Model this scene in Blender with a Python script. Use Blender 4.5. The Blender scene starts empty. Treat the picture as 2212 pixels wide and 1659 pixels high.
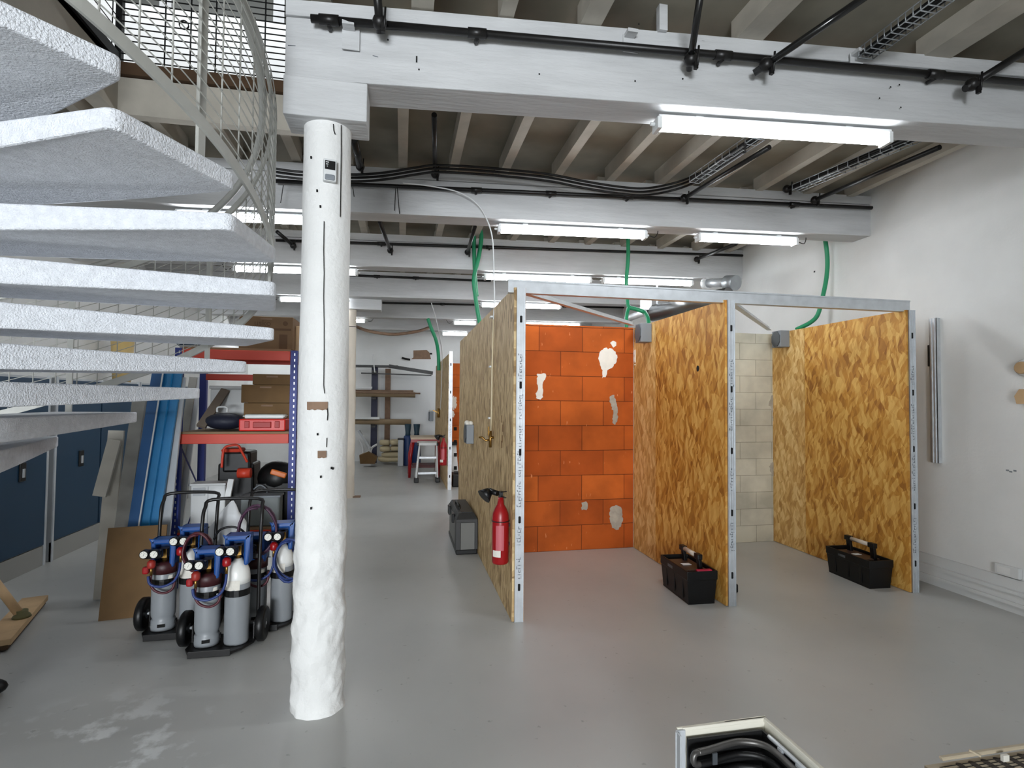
import bpy, bmesh, math, random
from mathutils import Vector, Matrix, noise
random.seed(7)
SC = bpy.context.scene
COL = SC.collection
PI = math.pi

# ------------------------------------------------------------------ camera
PW, PH, FPX = 2212.0, 1659.0, 1175.0
YAW, PITCH, ROLL, EYE = 0.1995, 0.031, 0.0083, 1.642
_F = Vector((math.sin(YAW) * math.cos(PITCH), math.cos(YAW) * math.cos(PITCH), math.sin(PITCH)))
_R0 = Vector((math.cos(YAW), -math.sin(YAW), 0))
_U0 = _R0.cross(_F)
_R = _R0 * math.cos(ROLL) + _U0 * math.sin(ROLL)
_U = _U0 * math.cos(ROLL) - _R0 * math.sin(ROLL)
CPOS = Vector((0, 0, EYE))
cam_data = bpy.data.cameras.new('camera')
cam_data.sensor_fit = 'HORIZONTAL'
cam_data.sensor_width = 36.0
cam_data.lens = FPX / PW * 36.0
cam_data.clip_start = 0.02
cam = bpy.data.objects.new('camera', cam_data)
COL.objects.link(cam)
_m = Matrix((_R, _U, -_F)).transposed().to_4x4()
_m.translation = CPOS
cam.matrix_world = _m
SC.camera = cam

# ------------------------------------------------------------------ world, exposure, large lights
world = bpy.data.worlds.new('world')
SC.world = world
world.use_nodes = True
world.node_tree.nodes['Background'].inputs[0].default_value = (0.9, 0.95, 1.0, 1)
world.node_tree.nodes['Background'].inputs[1].default_value = 0.15
SC.view_settings.view_transform = 'Standard'
SC.view_settings.look = 'None'
SC.view_settings.exposure = 0.22
SC.view_settings.gamma = 1.0
TUBE = 33.0          # brightness of the fluorescent battens


def area(name, loc, rot, sx, sy, power, col):
    l = bpy.data.lights.new(name, 'AREA')
    l.shape = 'RECTANGLE'
    l.size, l.size_y, l.energy, l.color = sx, sy, power, col
    o = bpy.data.objects.new(name, l)
    o.location = loc
    o.rotation_euler = rot
    COL.objects.link(o)
    return o


# daylight through the window behind the camera; an added lamp brightens the upper wall
area('window_daylight', (-2.0, -9.9, 1.75), (PI / 2, 0, 0), 3.2, 2.2, 1150, (0.90, 0.95, 1.0))
area('upper_wall_fill', (-1.8, 4.75, 6.6), (PI / 2, 0, 0), 3.4, 1.4, 75, (0.94, 0.97, 1.0))


# ------------------------------------------------------------------ pixel helpers (2212 x 1659 frame)
def ray(x, y):
    return _F + _R * ((x - PW / 2) / FPX) + _U * ((PH / 2 - y) / FPX)


def onX(x, y, v):
    d = ray(x, y); return CPOS + d * (v / d.x)


def onY(x, y, v):
    d = ray(x, y); return CPOS + d * (v / d.y)


def onZ(x, y, v):
    d = ray(x, y); return CPOS + d * ((v - EYE) / d.z)


# ------------------------------------------------------------------ materials
def lin(c):
    r = []
    for v in c:
        v = v / 255.0
        r.append(v / 12.92 if v <= 0.04045 else ((v + 0.055) / 1.055) ** 2.4)
    return (r[0], r[1], r[2], 1)


MATS = {}


def mat(name, rgb, rough=0.6, metal=0.0, var=0.0, vscale=6.0, bump=0.0, bscale=60.0, spec=0.5, trans=0.0, stretch=None, dirt=None):
    """plain painted / metal / plastic surface with noise variation and bump"""
    m = bpy.data.materials.new(name)
    m.use_nodes = True
    nt = m.node_tree
    b = nt.nodes['Principled BSDF']
    b.inputs['Base Color'].default_value = lin(rgb)
    b.inputs['Roughness'].default_value = rough
    b.inputs['Metallic'].default_value = metal
    b.inputs['Specular IOR Level'].default_value = spec
    b.inputs['Transmission Weight'].default_value = trans
    if var or bump or dirt:
        tc = nt.nodes.new('ShaderNodeTexCoord')
        mp = nt.nodes.new('ShaderNodeMapping')
        if stretch:
            mp.inputs['Scale'].default_value = stretch
        nt.links.new(tc.outputs['Object'], mp.inputs[0])
    if var:
        n = nt.nodes.new('ShaderNodeTexNoise')
        n.inputs['Scale'].default_value = vscale
        n.inputs['Detail'].default_value = 5
        nt.links.new(mp.outputs[0], n.inputs['Vector'])
        r = nt.nodes.new('ShaderNodeValToRGB')
        c = lin(rgb)
        lo = tuple(max(0, v * (1 - var)) for v in c[:3]) + (1,)
        hi = tuple(min(1, v * (1 + var * 0.6)) for v in c[:3]) + (1,)
        r.color_ramp.elements[0].color = lo
        r.color_ramp.elements[0].position = 0.3
        r.color_ramp.elements[1].color = hi
        r.color_ramp.elements[1].position = 0.7
        nt.links.new(n.outputs['Fac'], r.inputs[0])
        out = r.outputs[0]
        if dirt:
            n2 = nt.nodes.new('ShaderNodeTexNoise')
            n2.inputs['Scale'].default_value = dirt[1]
            n2.inputs['Detail'].default_value = 8
            nt.links.new(mp.outputs[0], n2.inputs['Vector'])
            r2 = nt.nodes.new('ShaderNodeValToRGB')
            r2.color_ramp.elements[0].position = dirt[2]
            r2.color_ramp.elements[0].color = (0, 0, 0, 1)
            r2.color_ramp.elements[1].position = dirt[2] + 0.03
            r2.color_ramp.elements[1].color = (1, 1, 1, 1)
            nt.links.new(n2.outputs['Fac'], r2.inputs[0])
            mx = nt.nodes.new('ShaderNodeMix')
            mx.data_type = 'RGBA'
            nt.links.new(r2.outputs[0], mx.inputs['Factor'])
            nt.links.new(out, mx.inputs['A'])
            mx.inputs['B'].default_value = lin(dirt[0])
            out = mx.outputs['Result']
        nt.links.new(out, b.inputs['Base Color'])
    if bump:
        n = nt.nodes.new('ShaderNodeTexNoise')
        n.inputs['Scale'].default_value = bscale
        n.inputs['Detail'].default_value = 4
        nt.links.new(mp.outputs[0], n.inputs['Vector'])
        bp = nt.nodes.new('ShaderNodeBump')
        bp.inputs['Strength'].default_value = bump
        bp.inputs['Distance'].default_value = 0.01
        nt.links.new(n.outputs['Fac'], bp.inputs['Height'])
        nt.links.new(bp.outputs[0], b.inputs['Normal'])
    MATS[name] = m
    return m


def emit(name, rgb, s):
    m = bpy.data.materials.new(name)
    m.use_nodes = True
    b = m.node_tree.nodes['Principled BSDF']
    b.inputs['Base Color'].default_value = lin(rgb)
    b.inputs['Emission Color'].default_value = lin(rgb)
    b.inputs['Emission Strength'].default_value = s
    return m


def osb(name, dark, mid, light, sy, sz):
    """oriented strand board: long pale and dark flakes, mostly upright"""
    m = bpy.data.materials.new(name)
    m.use_nodes = True
    nt = m.node_tree
    N, L = nt.nodes.new, nt.links.new
    b = nt.nodes['Principled BSDF']
    b.inputs['Roughness'].default_value = 0.62
    tc = N('ShaderNodeTexCoord')
    nz = N('ShaderNodeTexNoise'); nz.inputs['Scale'].default_value = 5.0; nz.inputs['Detail'].default_value = 2
    L(tc.outputs['Object'], nz.inputs['Vector'])
    sub = N('ShaderNodeVectorMath'); sub.operation = 'SUBTRACT'; sub.inputs[1].default_value = (.5, .5, .5)
    L(nz.outputs['Color'], sub.inputs[0])
    sc = N('ShaderNodeVectorMath'); sc.operation = 'SCALE'; sc.inputs['Scale'].default_value = 0.10
    L(sub.outputs[0], sc.inputs[0])
    ad = N('ShaderNodeVectorMath'); ad.operation = 'ADD'
    L(tc.outputs['Object'], ad.inputs[0]); L(sc.outputs[0], ad.inputs[1])
    outs = []
    for ang, k in ((0.25, 1.0), (-0.4, 1.35)):
        rt = N('ShaderNodeVectorRotate'); rt.rotation_type = 'X_AXIS'; rt.inputs['Angle'].default_value = ang
        L(ad.outputs[0], rt.inputs['Vector'])
        mp = N('ShaderNodeMapping'); mp.inputs['Scale'].default_value = (1, sy * k, sz * k)
        L(rt.outputs[0], mp.inputs[0])
        v = N('ShaderNodeTexVoronoi'); v.inputs['Scale'].default_value = 1.0
        L(mp.outputs[0], v.inputs['Vector'])
        sp = N('ShaderNodeSeparateColor'); L(v.outputs['Color'], sp.inputs[0])
        outs.append(sp)
    mxv = N('ShaderNodeMath'); mxv.operation = 'MULTIPLY_ADD'
    L(outs[0].outputs[0], mxv.inputs[0]); mxv.inputs[1].default_value = 0.55
    ml = N('ShaderNodeMath'); ml.operation = 'MULTIPLY'; ml.inputs[1].default_value = 0.45
    L(outs[1].outputs[1], ml.inputs[0]); L(ml.outputs[0], mxv.inputs[2])
    fine = N('ShaderNodeTexNoise'); fine.inputs['Scale'].default_value = 1.0; fine.inputs['Detail'].default_value = 4
    mp2 = N('ShaderNodeMapping'); mp2.inputs['Scale'].default_value = (1, 120, 18)
    L(ad.outputs[0], mp2.inputs[0]); L(mp2.outputs[0], fine.inputs['Vector'])
    m3 = N('ShaderNodeMath'); m3.operation = 'MULTIPLY_ADD'; m3.inputs[1].default_value = 0.26
    sb = N('ShaderNodeMath'); sb.operation = 'SUBTRACT'; sb.inputs[1].default_value = 0.11
    L(mxv.outputs[0], sb.inputs[0])
    L(fine.outputs['Fac'], m3.inputs[0]); L(sb.outputs[0], m3.inputs[2])
    r = N('ShaderNodeValToRGB')
    e = r.color_ramp.elements
    e[0].position = 0.05; e[0].color = lin(dark)
    e[1].position = 0.9; e[1].color = lin(light)
    q = e.new(0.45); q.color = lin(mid)
    L(m3.outputs[0], r.inputs[0]); L(r.outputs[0], b.inputs['Base Color'])
    bp = N('ShaderNodeBump'); bp.inputs['Strength'].default_value = 0.25; bp.inputs['Distance'].default_value = 0.002
    L(m3.outputs[0], bp.inputs['Height']); L(bp.outputs[0], b.inputs['Normal'])
    return m


def blocks(name, c1, c2, mortar, bw, bh, msize, zoff=0.0, xoff=0.0, streak=None):
    """block wall laid in the XZ plane"""
    m = bpy.data.materials.new(name)
    m.use_nodes = True
    nt = m.node_tree
    N, L = nt.nodes.new, nt.links.new
    b = nt.nodes['Principled BSDF']
    b.inputs['Roughness'].default_value = 0.75
    b.inputs['Specular IOR Level'].default_value = 0.2
    tc = N('ShaderNodeTexCoord')
    sx = N('ShaderNodeSeparateXYZ'); L(tc.outputs['Object'], sx.inputs[0])
    cx = N('ShaderNodeCombineXYZ')
    ax = N('ShaderNodeMath'); ax.operation = 'ADD'; ax.inputs[1].default_value = xoff
    az = N('ShaderNodeMath'); az.operation = 'ADD'; az.inputs[1].default_value = zoff
    L(sx.outputs[0], ax.inputs[0]); L(sx.outputs[2], az.inputs[0])
    L(ax.outputs[0], cx.inputs[0]); L(az.outputs[0], cx.inputs[1])
    br = N('ShaderNodeTexBrick')
    br.inputs['Scale'].default_value = 1.0
    br.inputs['Brick Width'].default_value = bw
    br.inputs['Row Height'].default_value = bh
    br.inputs['Mortar Size'].default_value = msize
    br.inputs['Mortar Smooth'].default_value = 0.2
    br.inputs['Color1'].default_value = lin(c1)
    br.inputs['Color2'].default_value = lin(c2)
    br.inputs['Mortar'].default_value = lin(mortar)
    br.offset = 0.5
    L(cx.outputs[0], br.inputs['Vector'])
    nz = N('ShaderNodeTexNoise'); nz.inputs['Scale'].default_value = 3.0; nz.inputs['Detail'].default_value = 6
    L(tc.outputs['Object'], nz.inputs['Vector'])
    mx = N('ShaderNodeMix'); mx.data_type = 'RGBA'; mx.blend_type = 'MULTIPLY'; mx.inputs['Factor'].default_value = 1.0
    rr = N('ShaderNodeValToRGB'); rr.color_ramp.elements[0].color = (.72, .72, .72, 1); rr.color_ramp.elements[0].position = .35
    rr.color_ramp.elements[1].color = (1, 1, 1, 1); rr.color_ramp.elements[1].position = .6
    L(nz.outputs['Fac'], rr.inputs[0])
    L(br.outputs['Color'], mx.inputs['A']); L(rr.outputs[0], mx.inputs['B'])
    out = mx.outputs['Result']
    if streak:
        n2 = N('ShaderNodeTexNoise'); n2.inputs['Scale'].default_value = 1.0; n2.inputs['Detail'].default_value = 3
        mp = N('ShaderNodeMapping'); mp.inputs['Scale'].default_value = (30, 1, 9)
        L(tc.outputs['Object'], mp.inputs[0]); L(mp.outputs[0], n2.inputs['Vector'])
        r2 = N('ShaderNodeValToRGB'); r2.color_ramp.elements[0].position = .70; r2.color_ramp.elements[0].color = (0, 0, 0, 1)
        r2.color_ramp.elements[1].position = .76; r2.color_ramp.elements[1].color = (1, 1, 1, 1)
        L(n2.outputs['Fac'], r2.inputs[0])
        m2 = N('ShaderNodeMix'); m2.data_type = 'RGBA'
        L(r2.outputs[0], m2.inputs['Factor']); L(out, m2.inputs['A']); m2.inputs['B'].default_value = lin(streak)
        out = m2.outputs['Result']
    L(out, b.inputs['Base Color'])
    bp = N('ShaderNodeBump'); bp.inputs['Strength'].default_value = 0.5; bp.inputs['Distance'].default_value = 0.004; bp.invert = True
    L(br.outputs['Fac'], bp.inputs['Height']); L(bp.outputs[0], b.inputs['Normal'])
    return m


def floor_mat():
    m = bpy.data.materials.new('painted_floor')
    m.use_nodes = True
    nt = m.node_tree
    N, L = nt.nodes.new, nt.links.new
    b = nt.nodes['Principled BSDF']
    tc = N('ShaderNodeTexCoord')
    n1 = N('ShaderNodeTexNoise'); n1.inputs['Scale'].default_value = 0.8; n1.inputs['Detail'].default_value = 6
    n2 = N('ShaderNodeTexNoise'); n2.inputs['Scale'].default_value = 4.5; n2.inputs['Detail'].default_value = 9; n2.inputs['Roughness'].default_value = .6
    n3 = N('ShaderNodeTexNoise'); n3.inputs['Scale'].default_value = 22; n3.inputs['Detail'].default_value = 4
    for n in (n1, n2, n3):
        L(tc.outputs['Object'], n.inputs['Vector'])
    r = N('ShaderNodeValToRGB')
    r.color_ramp.elements[0].position = .3; r.color_ramp.elements[0].color = lin((170, 171, 169))
    r.color_ramp.elements[1].position = .7; r.color_ramp.elements[1].color = lin((188, 188, 185))
    L(n1.outputs['Fac'], r.inputs[0])
    # small dark scuffs
    r2 = N('ShaderNodeValToRGB')
    r2.color_ramp.elements[0].position = .69; r2.color_ramp.elements[0].color = (0, 0, 0, 1)
    r2.color_ramp.elements[1].position = .75; r2.color_ramp.elements[1].color = (.45, .45, .45, 1)
    L(n3.outputs['Fac'], r2.inputs[0])
    mx = N('ShaderNodeMix'); mx.data_type = 'RGBA'
    L(r2.outputs[0], mx.inputs['Factor']); L(r.outputs[0], mx.inputs['A']); mx.inputs['B'].default_value = lin((105, 105, 100))
    # paler blotchy patch of the floor in front of the spiral stair
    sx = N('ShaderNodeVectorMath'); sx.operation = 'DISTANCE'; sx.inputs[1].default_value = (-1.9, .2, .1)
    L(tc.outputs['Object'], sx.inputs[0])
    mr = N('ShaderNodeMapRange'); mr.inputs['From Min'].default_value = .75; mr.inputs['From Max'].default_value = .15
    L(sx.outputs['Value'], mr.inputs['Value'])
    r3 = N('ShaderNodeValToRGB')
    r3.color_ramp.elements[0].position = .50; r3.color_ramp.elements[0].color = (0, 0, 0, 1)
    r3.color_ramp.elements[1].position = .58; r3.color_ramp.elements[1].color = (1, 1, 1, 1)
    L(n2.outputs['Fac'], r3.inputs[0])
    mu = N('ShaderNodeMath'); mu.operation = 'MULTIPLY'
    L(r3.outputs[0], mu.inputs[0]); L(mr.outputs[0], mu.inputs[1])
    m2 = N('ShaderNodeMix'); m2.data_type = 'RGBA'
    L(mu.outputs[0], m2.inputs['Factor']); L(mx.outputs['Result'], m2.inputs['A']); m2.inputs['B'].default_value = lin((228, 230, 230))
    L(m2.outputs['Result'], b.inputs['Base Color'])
    rr = N('ShaderNodeMapRange'); rr.inputs['To Min'].default_value = .24; rr.inputs['To Max'].default_value = .42
    L(n2.outputs['Fac'], rr.inputs['Value']); L(rr.outputs[0], b.inputs['Roughness'])
    b.inputs['Specular IOR Level'].default_value = 0.45
    bp = N('ShaderNodeBump'); bp.inputs['Strength'].default_value = 0.06; bp.inputs['Distance'].default_value = 0.01
    L(n2.outputs['Fac'], bp.inputs['Height']); L(bp.outputs[0], b.inputs['Normal'])
    return m


XOFF_O = .5 * 7 - .25 - (onY(1164, 800, 5.8).x - 1.75)
M_wall = mat('white_wall', (226, 227, 226), .85, var=.05, vscale=2.5, bump=.15, bscale=40)
M_white = mat('white_timber_paint', (194, 195, 196), .7, var=.11, vscale=5, bump=.6, bscale=18, stretch=(.35, 2, 2), dirt=((70, 68, 65), 26, .765))
M_white2 = mat('joist_paint', (176, 170, 158), .75, var=.12, vscale=6, bump=.2, bscale=20)
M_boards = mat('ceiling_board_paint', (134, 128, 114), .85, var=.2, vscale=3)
M_col = mat('column_paint', (228, 228, 226), .6, var=.04, vscale=6, bump=.6, bscale=34)
M_colfar = mat('far_column_paint', (226, 216, 202), .65, var=.06, vscale=6, bump=.3, bscale=14)
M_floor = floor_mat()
M_osb = osb('strand_board_golden', (146, 92, 30), (190, 134, 52), (222, 178, 98), 26, 7)
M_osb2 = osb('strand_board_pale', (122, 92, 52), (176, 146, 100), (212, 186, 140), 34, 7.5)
M_osb3 = osb('strand_board_light', (172, 126, 62), (204, 160, 92), (230, 198, 136), 28, 8)
M_orange = blocks('terracotta_blocks', (196, 98, 36), (170, 78, 25), (92, 42, 16), .50, .2745, .0032, zoff=.0, xoff=XOFF_O, streak=(214, 136, 88))
M_block = blocks('aerated_blocks', (205, 200, 182), (196, 191, 173), (150, 145, 128), .42, .196, .003)
M_galv = mat('galvanised_steel', (206, 210, 214), .38, .55, var=.1, vscale=14)
M_galvd = mat('dull_galvanised_steel', (160, 164, 167), .42, .6, var=.12, vscale=8)
M_black = mat('black_plastic', (11, 11, 12), .42, var=.2, vscale=20, spec=.35)
M_blackm = mat('black_painted_steel', (30, 29, 29), .38, .3, var=.25, vscale=9)
M_hole = mat('dark_hole', (8, 8, 8), .9)
M_tube = emit('lit_diffuser', (246, 251, 255), TUBE)
M_plast = mat('white_plastic', (214, 216, 216), .45)
M_greyp = mat('grey_plastic', (126, 132, 138), .5)
M_greyd = mat('dark_grey_plastic', (70, 74, 78), .5)
M_green = mat('green_hose', (24, 132, 88), .5)
M_stair = mat('rough_white_concrete', (232, 235, 241), .85, var=.10, vscale=30, bump=.9, bscale=130)
M_guard = mat('painted_guard_steel', (176, 176, 170), .5, .1, var=.1, vscale=8)
M_red = mat('red_paint', (150, 14, 20), .35)
M_rackred = mat('orange_red_beam', (196, 58, 34), .5)
M_blue = mat('deep_blue_steel', (30, 48, 128), .5)
M_card = mat('brown_cardboard', (108, 82, 50), .85, var=.12, vscale=9)
M_wood = mat('pale_wood', (196, 164, 124), .7, var=.15, vscale=8, stretch=(1, 1, .2))
M_bare = mat('bare_brown_wood', (134, 108, 88), .8, var=.15, vscale=12)
M_brownb = mat('brown_floorboard_edge', (72, 50, 28), .8, var=.25, vscale=8)
M_foam = mat('plaster', (226, 222, 212), .9, var=.05, vscale=14, bump=.5, bscale=40)
M_foamg = mat('grey_mortar', (168, 160, 146), .95, var=.2, vscale=14, bump=.5, bscale=40)
M_locker = mat('petrol_blue_lacquer', (10, 54, 82), .5)
M_cyl = mat('grey_cylinder_paint', (138, 142, 146), .4, var=.06, vscale=5)
M_cylw = mat('white_cylinder_shoulder', (232, 232, 228), .35)
M_bluev = mat('blue_valve_guard', (18, 70, 138), .4)
M_brass = mat('brass', (150, 116, 62), .35, .9)
M_ink = mat('dark_ink', (84, 90, 98), .7)


# ------------------------------------------------------------------ mesh builder
class MB:
    def __init__(s):
        s.v, s.f, s.sm = [], [], []

    def add(s, vs, fs, smooth=False):
        o = len(s.v)
        s.v += [Vector(p) for p in vs]
        s.f += [[i + o for i in f] for f in fs]
        s.sm += [smooth] * len(fs)
        return s

    def box(s, c, size, R=None):
        c = Vector(c)
        h = [d / 2 for d in size]
        vs = []
        for dx in (-1, 1):
            for dy in (-1, 1):
                for dz in (-1, 1):
                    p = Vector((dx * h[0], dy * h[1], dz * h[2]))
                    if R is not None:
                        p = R @ p
                    vs.append(c + p)
        return s.add(vs, [(0, 1, 3, 2), (4, 6, 7, 5), (0, 4, 5, 1), (2, 3, 7, 6), (0, 2, 6, 4), (1, 5, 7, 3)])

    def bx(s, x0, x1, y0, y1, z0, z1):
        return s.box(((x0 + x1) / 2, (y0 + y1) / 2, (z0 + z1) / 2), (abs(x1 - x0), abs(y1 - y0), abs(z1 - z0)))

    def bar(s, p0, p1, w, h, up=(0, 0, 1)):
        """rectangular bar between two points, w sideways, h along up"""
        p0, p1 = Vector(p0), Vector(p1)
        d = p1 - p0
        ln = d.length
        d.normalize()
        u = Vector(up)
        sd = d.cross(u)
        if sd.length < 1e-4:
            sd = d.cross(Vector((0, 1, 0)))
        sd.normalize()
        u = sd.cross(d)
        R = Matrix((sd, d, u)).transposed()
        return s.box((p0 + p1) / 2, (w, ln, h), R)

    def tube(s, path, r, n=8, cap=True, closed=False):
        path = [Vector(p) for p in path]
        m = len(path)
        rings = []
        nrm = None
        for i, p in enumerate(path):
            if closed:
                t = path[(i + 1) % m] - path[i - 1]
            else:
                t = path[min(i + 1, m - 1)] - path[max(i - 1, 0)]
            if t.length < 1e-9:
                t = Vector((0, 0, 1))
            t.normalize()
            if nrm is None:
                a = Vector((0, 0, 1)) if abs(t.z) < .9 else Vector((1, 0, 0))
                nrm = t.cross(a).normalized()
            else:
                nrm = (nrm - t * nrm.dot(t))
                if nrm.length < 1e-6:
                    nrm = t.orthogonal()
                nrm.normalize()
            bn = t.cross(nrm)
            rr = r[i] if isinstance(r, (list, tuple)) else r
            rings.append([p + (nrm * math.cos(2 * PI * k / n) + bn * math.sin(2 * PI * k / n)) * rr for k in range(n)])
        vs = [q for ring in rings for q in ring]
        fs = []
        for i in range(m if closed else m - 1):
            j = (i + 1) % m
            for k in range(n):
                k2 = (k + 1) % n
                fs.append((i * n + k, i * n + k2, j * n + k2, j * n + k))
        s.add(vs, fs, True)
        if cap and not closed:
            o = len(s.v) - len(vs)
            s.f += [[o + k for k in range(n)][::-1], [o + (m - 1) * n + k for k in range(n)]]
            s.sm += [False, False]
        return s

    def cyl(s, p0, p1, r0, r1=None, n=16):
        return s.tube([p0, p1], [r0, r0 if r1 is None else r1], n)

    def lathe(s, prof, o=(0, 0, 0), n=24, R=None):
        """profile of (radius, height) pairs turned about an upright axis through o"""
        o = Vector(o)
        vs, fs = [], []
        for r, z in prof:
            for k in range(n):
                p = Vector((r * math.cos(2 * PI * k / n), r * math.sin(2 * PI * k / n), z))
                vs.append(o + (R @ p if R is not None else p))
        for i in range(len(prof) - 1):
            for k in range(n):
                k2 = (k + 1) % n
                fs.append((i * n + k, i * n + k2, (i + 1) * n + k2, (i + 1) * n + k))
        s.add(vs, fs, True)
        b = len(s.v) - len(vs)
        if prof[0][0] > 1e-6:
            s.f.append([b + k for k in range(n)][::-1]); s.sm.append(False)
        if prof[-1][0] > 1e-6:
            s.f.append([b + (len(prof) - 1) * n + k for k in range(n)]); s.sm.append(False)
        return s

    def prism(s, poly, off):
        """extrude a planar polygon of 3-D points by the vector off"""
        n = len(poly)
        poly = [Vector(p) for p in poly]
        off = Vector(off)
        vs = poly + [p + off for p in poly]
        fs = [list(range(n))[::-1], list(range(n, 2 * n))]
        for i in range(n):
            j = (i + 1) % n
            fs.append((i, j, n + j, n + i))
        s.add(vs, fs)
        return s

    def sphere(s, c, r, sc=(1, 1, 1), n=14, m=9):
        c = Vector(c)
        prof = []
        vs, fs = [], []
        for i in range(m + 1):
            a = -PI / 2 + PI * i / m
            for k in range(n):
                b = 2 * PI * k / n
                vs.append(c + Vector((r * sc[0] * math.cos(a) * math.cos(b), r * sc[1] * math.cos(a) * math.sin(b), r * sc[2] * math.sin(a))))
        for i in range(m):
            for k in range(n):
                k2 = (k + 1) % n
                fs.append((i * n + k, i * n + k2, (i + 1) * n + k2, (i + 1) * n + k))
        return s.add(vs, fs, True)

    def build(s, name, m, parent=None, bevel=0.0, seg=2, loc=None):
        me = bpy.data.meshes.new(name)
        o = bpy.data.objects.new(name, me)
        if parent is not None:
            w = Vector((0, 0, 0))
            q = parent
            while q is not None:
                w += q.location
                q = q.parent
            o.parent = parent
        else:
            if loc is None:
                xs = [p.x for p in s.v]; ys = [p.y for p in s.v]; zs = [p.z for p in s.v]
                loc = ((min(xs) + max(xs)) / 2, (min(ys) + max(ys)) / 2, min(zs))
            w = Vector(loc)
            o.location = w
        me.from_pydata([tuple(p - w) for p in s.v], [], s.f)
        me.polygons.foreach_set('use_smooth', s.sm)
        bm = bmesh.new()
        bm.from_mesh(me)
        bmesh.ops.remove_doubles(bm, verts=bm.verts, dist=1e-6)
        bmesh.ops.recalc_face_normals(bm, faces=bm.faces)
        bm.to_mesh(me)
        bm.free()
        me.materials.append(m)
        if bevel:
            b = o.modifiers.new('bevel', 'BEVEL')
            b.width = bevel
            b.segments = seg
            b.limit_method = 'ANGLE'
            b.angle_limit = math.radians(40)
        COL.objects.link(o)
        return o


def tag(o, label=None, cat=None, group=None, kind=None):
    if label: o['label'] = label
    if cat: o['category'] = cat
    if group: o['group'] = group
    if kind: o['kind'] = kind
    return o


def struct(o):
    o['kind'] = 'structure'
    return o


def thing(name, loc, label, cat, group=None, rz=0.0):
    o = bpy.data.objects.new(name, None)
    o.empty_display_size = .1
    o.location = loc
    o.rotation_euler = (0, 0, rz)
    COL.objects.link(o)
    return tag(o, label, cat, group)


def copy_tree(o, parent=None):
    c = o.copy()
    COL.objects.link(c)
    if parent is not None:
        c.parent = parent
    for ch in list(o.children):
        copy_tree(ch, c)
    return c


def smooth_path(pts, n=8):
    """Catmull-Rom through the points"""
    P = [Vector(p) for p in pts]
    out = []
    for i in range(len(P) - 1):
        p0, p1, p2, p3 = P[max(i - 1, 0)], P[i], P[i + 1], P[min(i + 2, len(P) - 1)]
        for k in range(n):
            t = k / n
            out.append(.5 * ((2 * p1) + (p2 - p0) * t + (2 * p0 - 5 * p1 + 4 * p2 - p3) * t * t + (3 * p1 - p0 - 3 * p2 + p3) * t ** 3))
    out.append(P[-1])
    return out


def rotz(a):
    return Matrix.Rotation(a, 3, 'Z')

# ================================================================== STRUCTURE
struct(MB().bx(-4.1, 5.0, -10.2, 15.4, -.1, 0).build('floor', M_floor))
XW = 4.80
struct(MB().bx(XW, XW + .2, -10.2, 15.4, 0, 4.0).build('wall_right', M_wall))
wl = MB().bx(-4.1, -3.9, -10.2, 15.4, 0, 8)
struct(wl.build('wall_left', M_wall))
struct(MB().bx(-3.9, XW, 15.1, 15.3, 0, 4.0).build('wall_back', M_wall))
wf = MB()
wf.bx(-3.9, XW, -10.2, -10.0, 0, .5).bx(-3.9, XW, -10.2, -10.0, 3.0, 4.0).bx(-3.9, -3.7, -10.2, -10.0, .5, 3.0).bx(-.3, XW, -10.2, -10.0, .5, 3.0)
struct(wf.build('wall_front', M_wall))
w1 = MB().bx(-3.7, -.3, -10.12, -10.06, .5, .58).bx(-3.7, -.3, -10.12, -10.06, 2.92, 3.0)
for k in range(4):
    w1.bx(-3.7 + k * 1.11, -3.64 + k * 1.11, -10.12, -10.06, .58, 2.92)
struct(w1.build('window_1', M_white))
# added unseen blocker behind the camera, shades the right side from the window light
struct(MB().bx(.1, XW, -5.1, -5.0, 0, 3.92).build('wall_light_blocker', M_wall))

# ceiling boards round the stairwell opening
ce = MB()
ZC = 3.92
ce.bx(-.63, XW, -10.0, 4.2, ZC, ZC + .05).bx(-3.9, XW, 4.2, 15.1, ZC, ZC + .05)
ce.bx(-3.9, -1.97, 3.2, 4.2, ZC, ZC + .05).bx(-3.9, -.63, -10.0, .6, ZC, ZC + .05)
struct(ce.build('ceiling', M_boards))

# upper floor seen through the stairwell: white wall, dark window band, white mullions
YU = 6.6
zt = onY(430, 28, YU).z
struct(MB().bx(-3.9, .3, YU, YU + .15, ZC + .05, zt).build('wall_upper', M_wall))
wu = struct(MB().bx(-3.9, .3, YU + .03, YU + .1, zt, 8.5).build('window_2', mat('dim_upper_glass', (62, 64, 60), .3)))
struct(MB().bx(-4.1, 5.0, -10.2, 15.4, 8.5, 8.6).build('ceiling_upper', M_wall))
mu = MB()
for px in (358, 603):
    x = onY(px, 10, YU).x
    mu.bx(x - .06, x + .06, YU - .01, YU + .12, zt, 8.5)
mu.build('window_frame', M_white, wu)

# trimmers of the opening, with the brown floorboard edge above them
ZF = ZC + .05
struct(MB().bx(-1.97, -.63, 4.2, 4.28, 3.62, 3.88).bx(-2.09, -1.97, 3.1, 4.28, 3.62, ZF).build('trim_1', M_white2))
struct(MB().bx(-1.97, -.63, 4.165, 4.3, 3.885, ZF).build('trim_2', M_brownb))

# ------------------------------------------------------------------ beams across the hall
BEAMS = {1: (2.955, .07, 3.343, .013, -.63), 2: (5.04, .05, 3.345, .012, -3.9), 3: (7.10, .022, 3.35, .016, -3.9),
         4: (9.20, .02, 3.345, .012, -3.9), 5: (11.48, .03, 3.345, .012, -3.9), 6: (13.45, .02, 3.345, .012, -3.9)}
BT, BH, BP = .24, .33, .085


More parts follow.
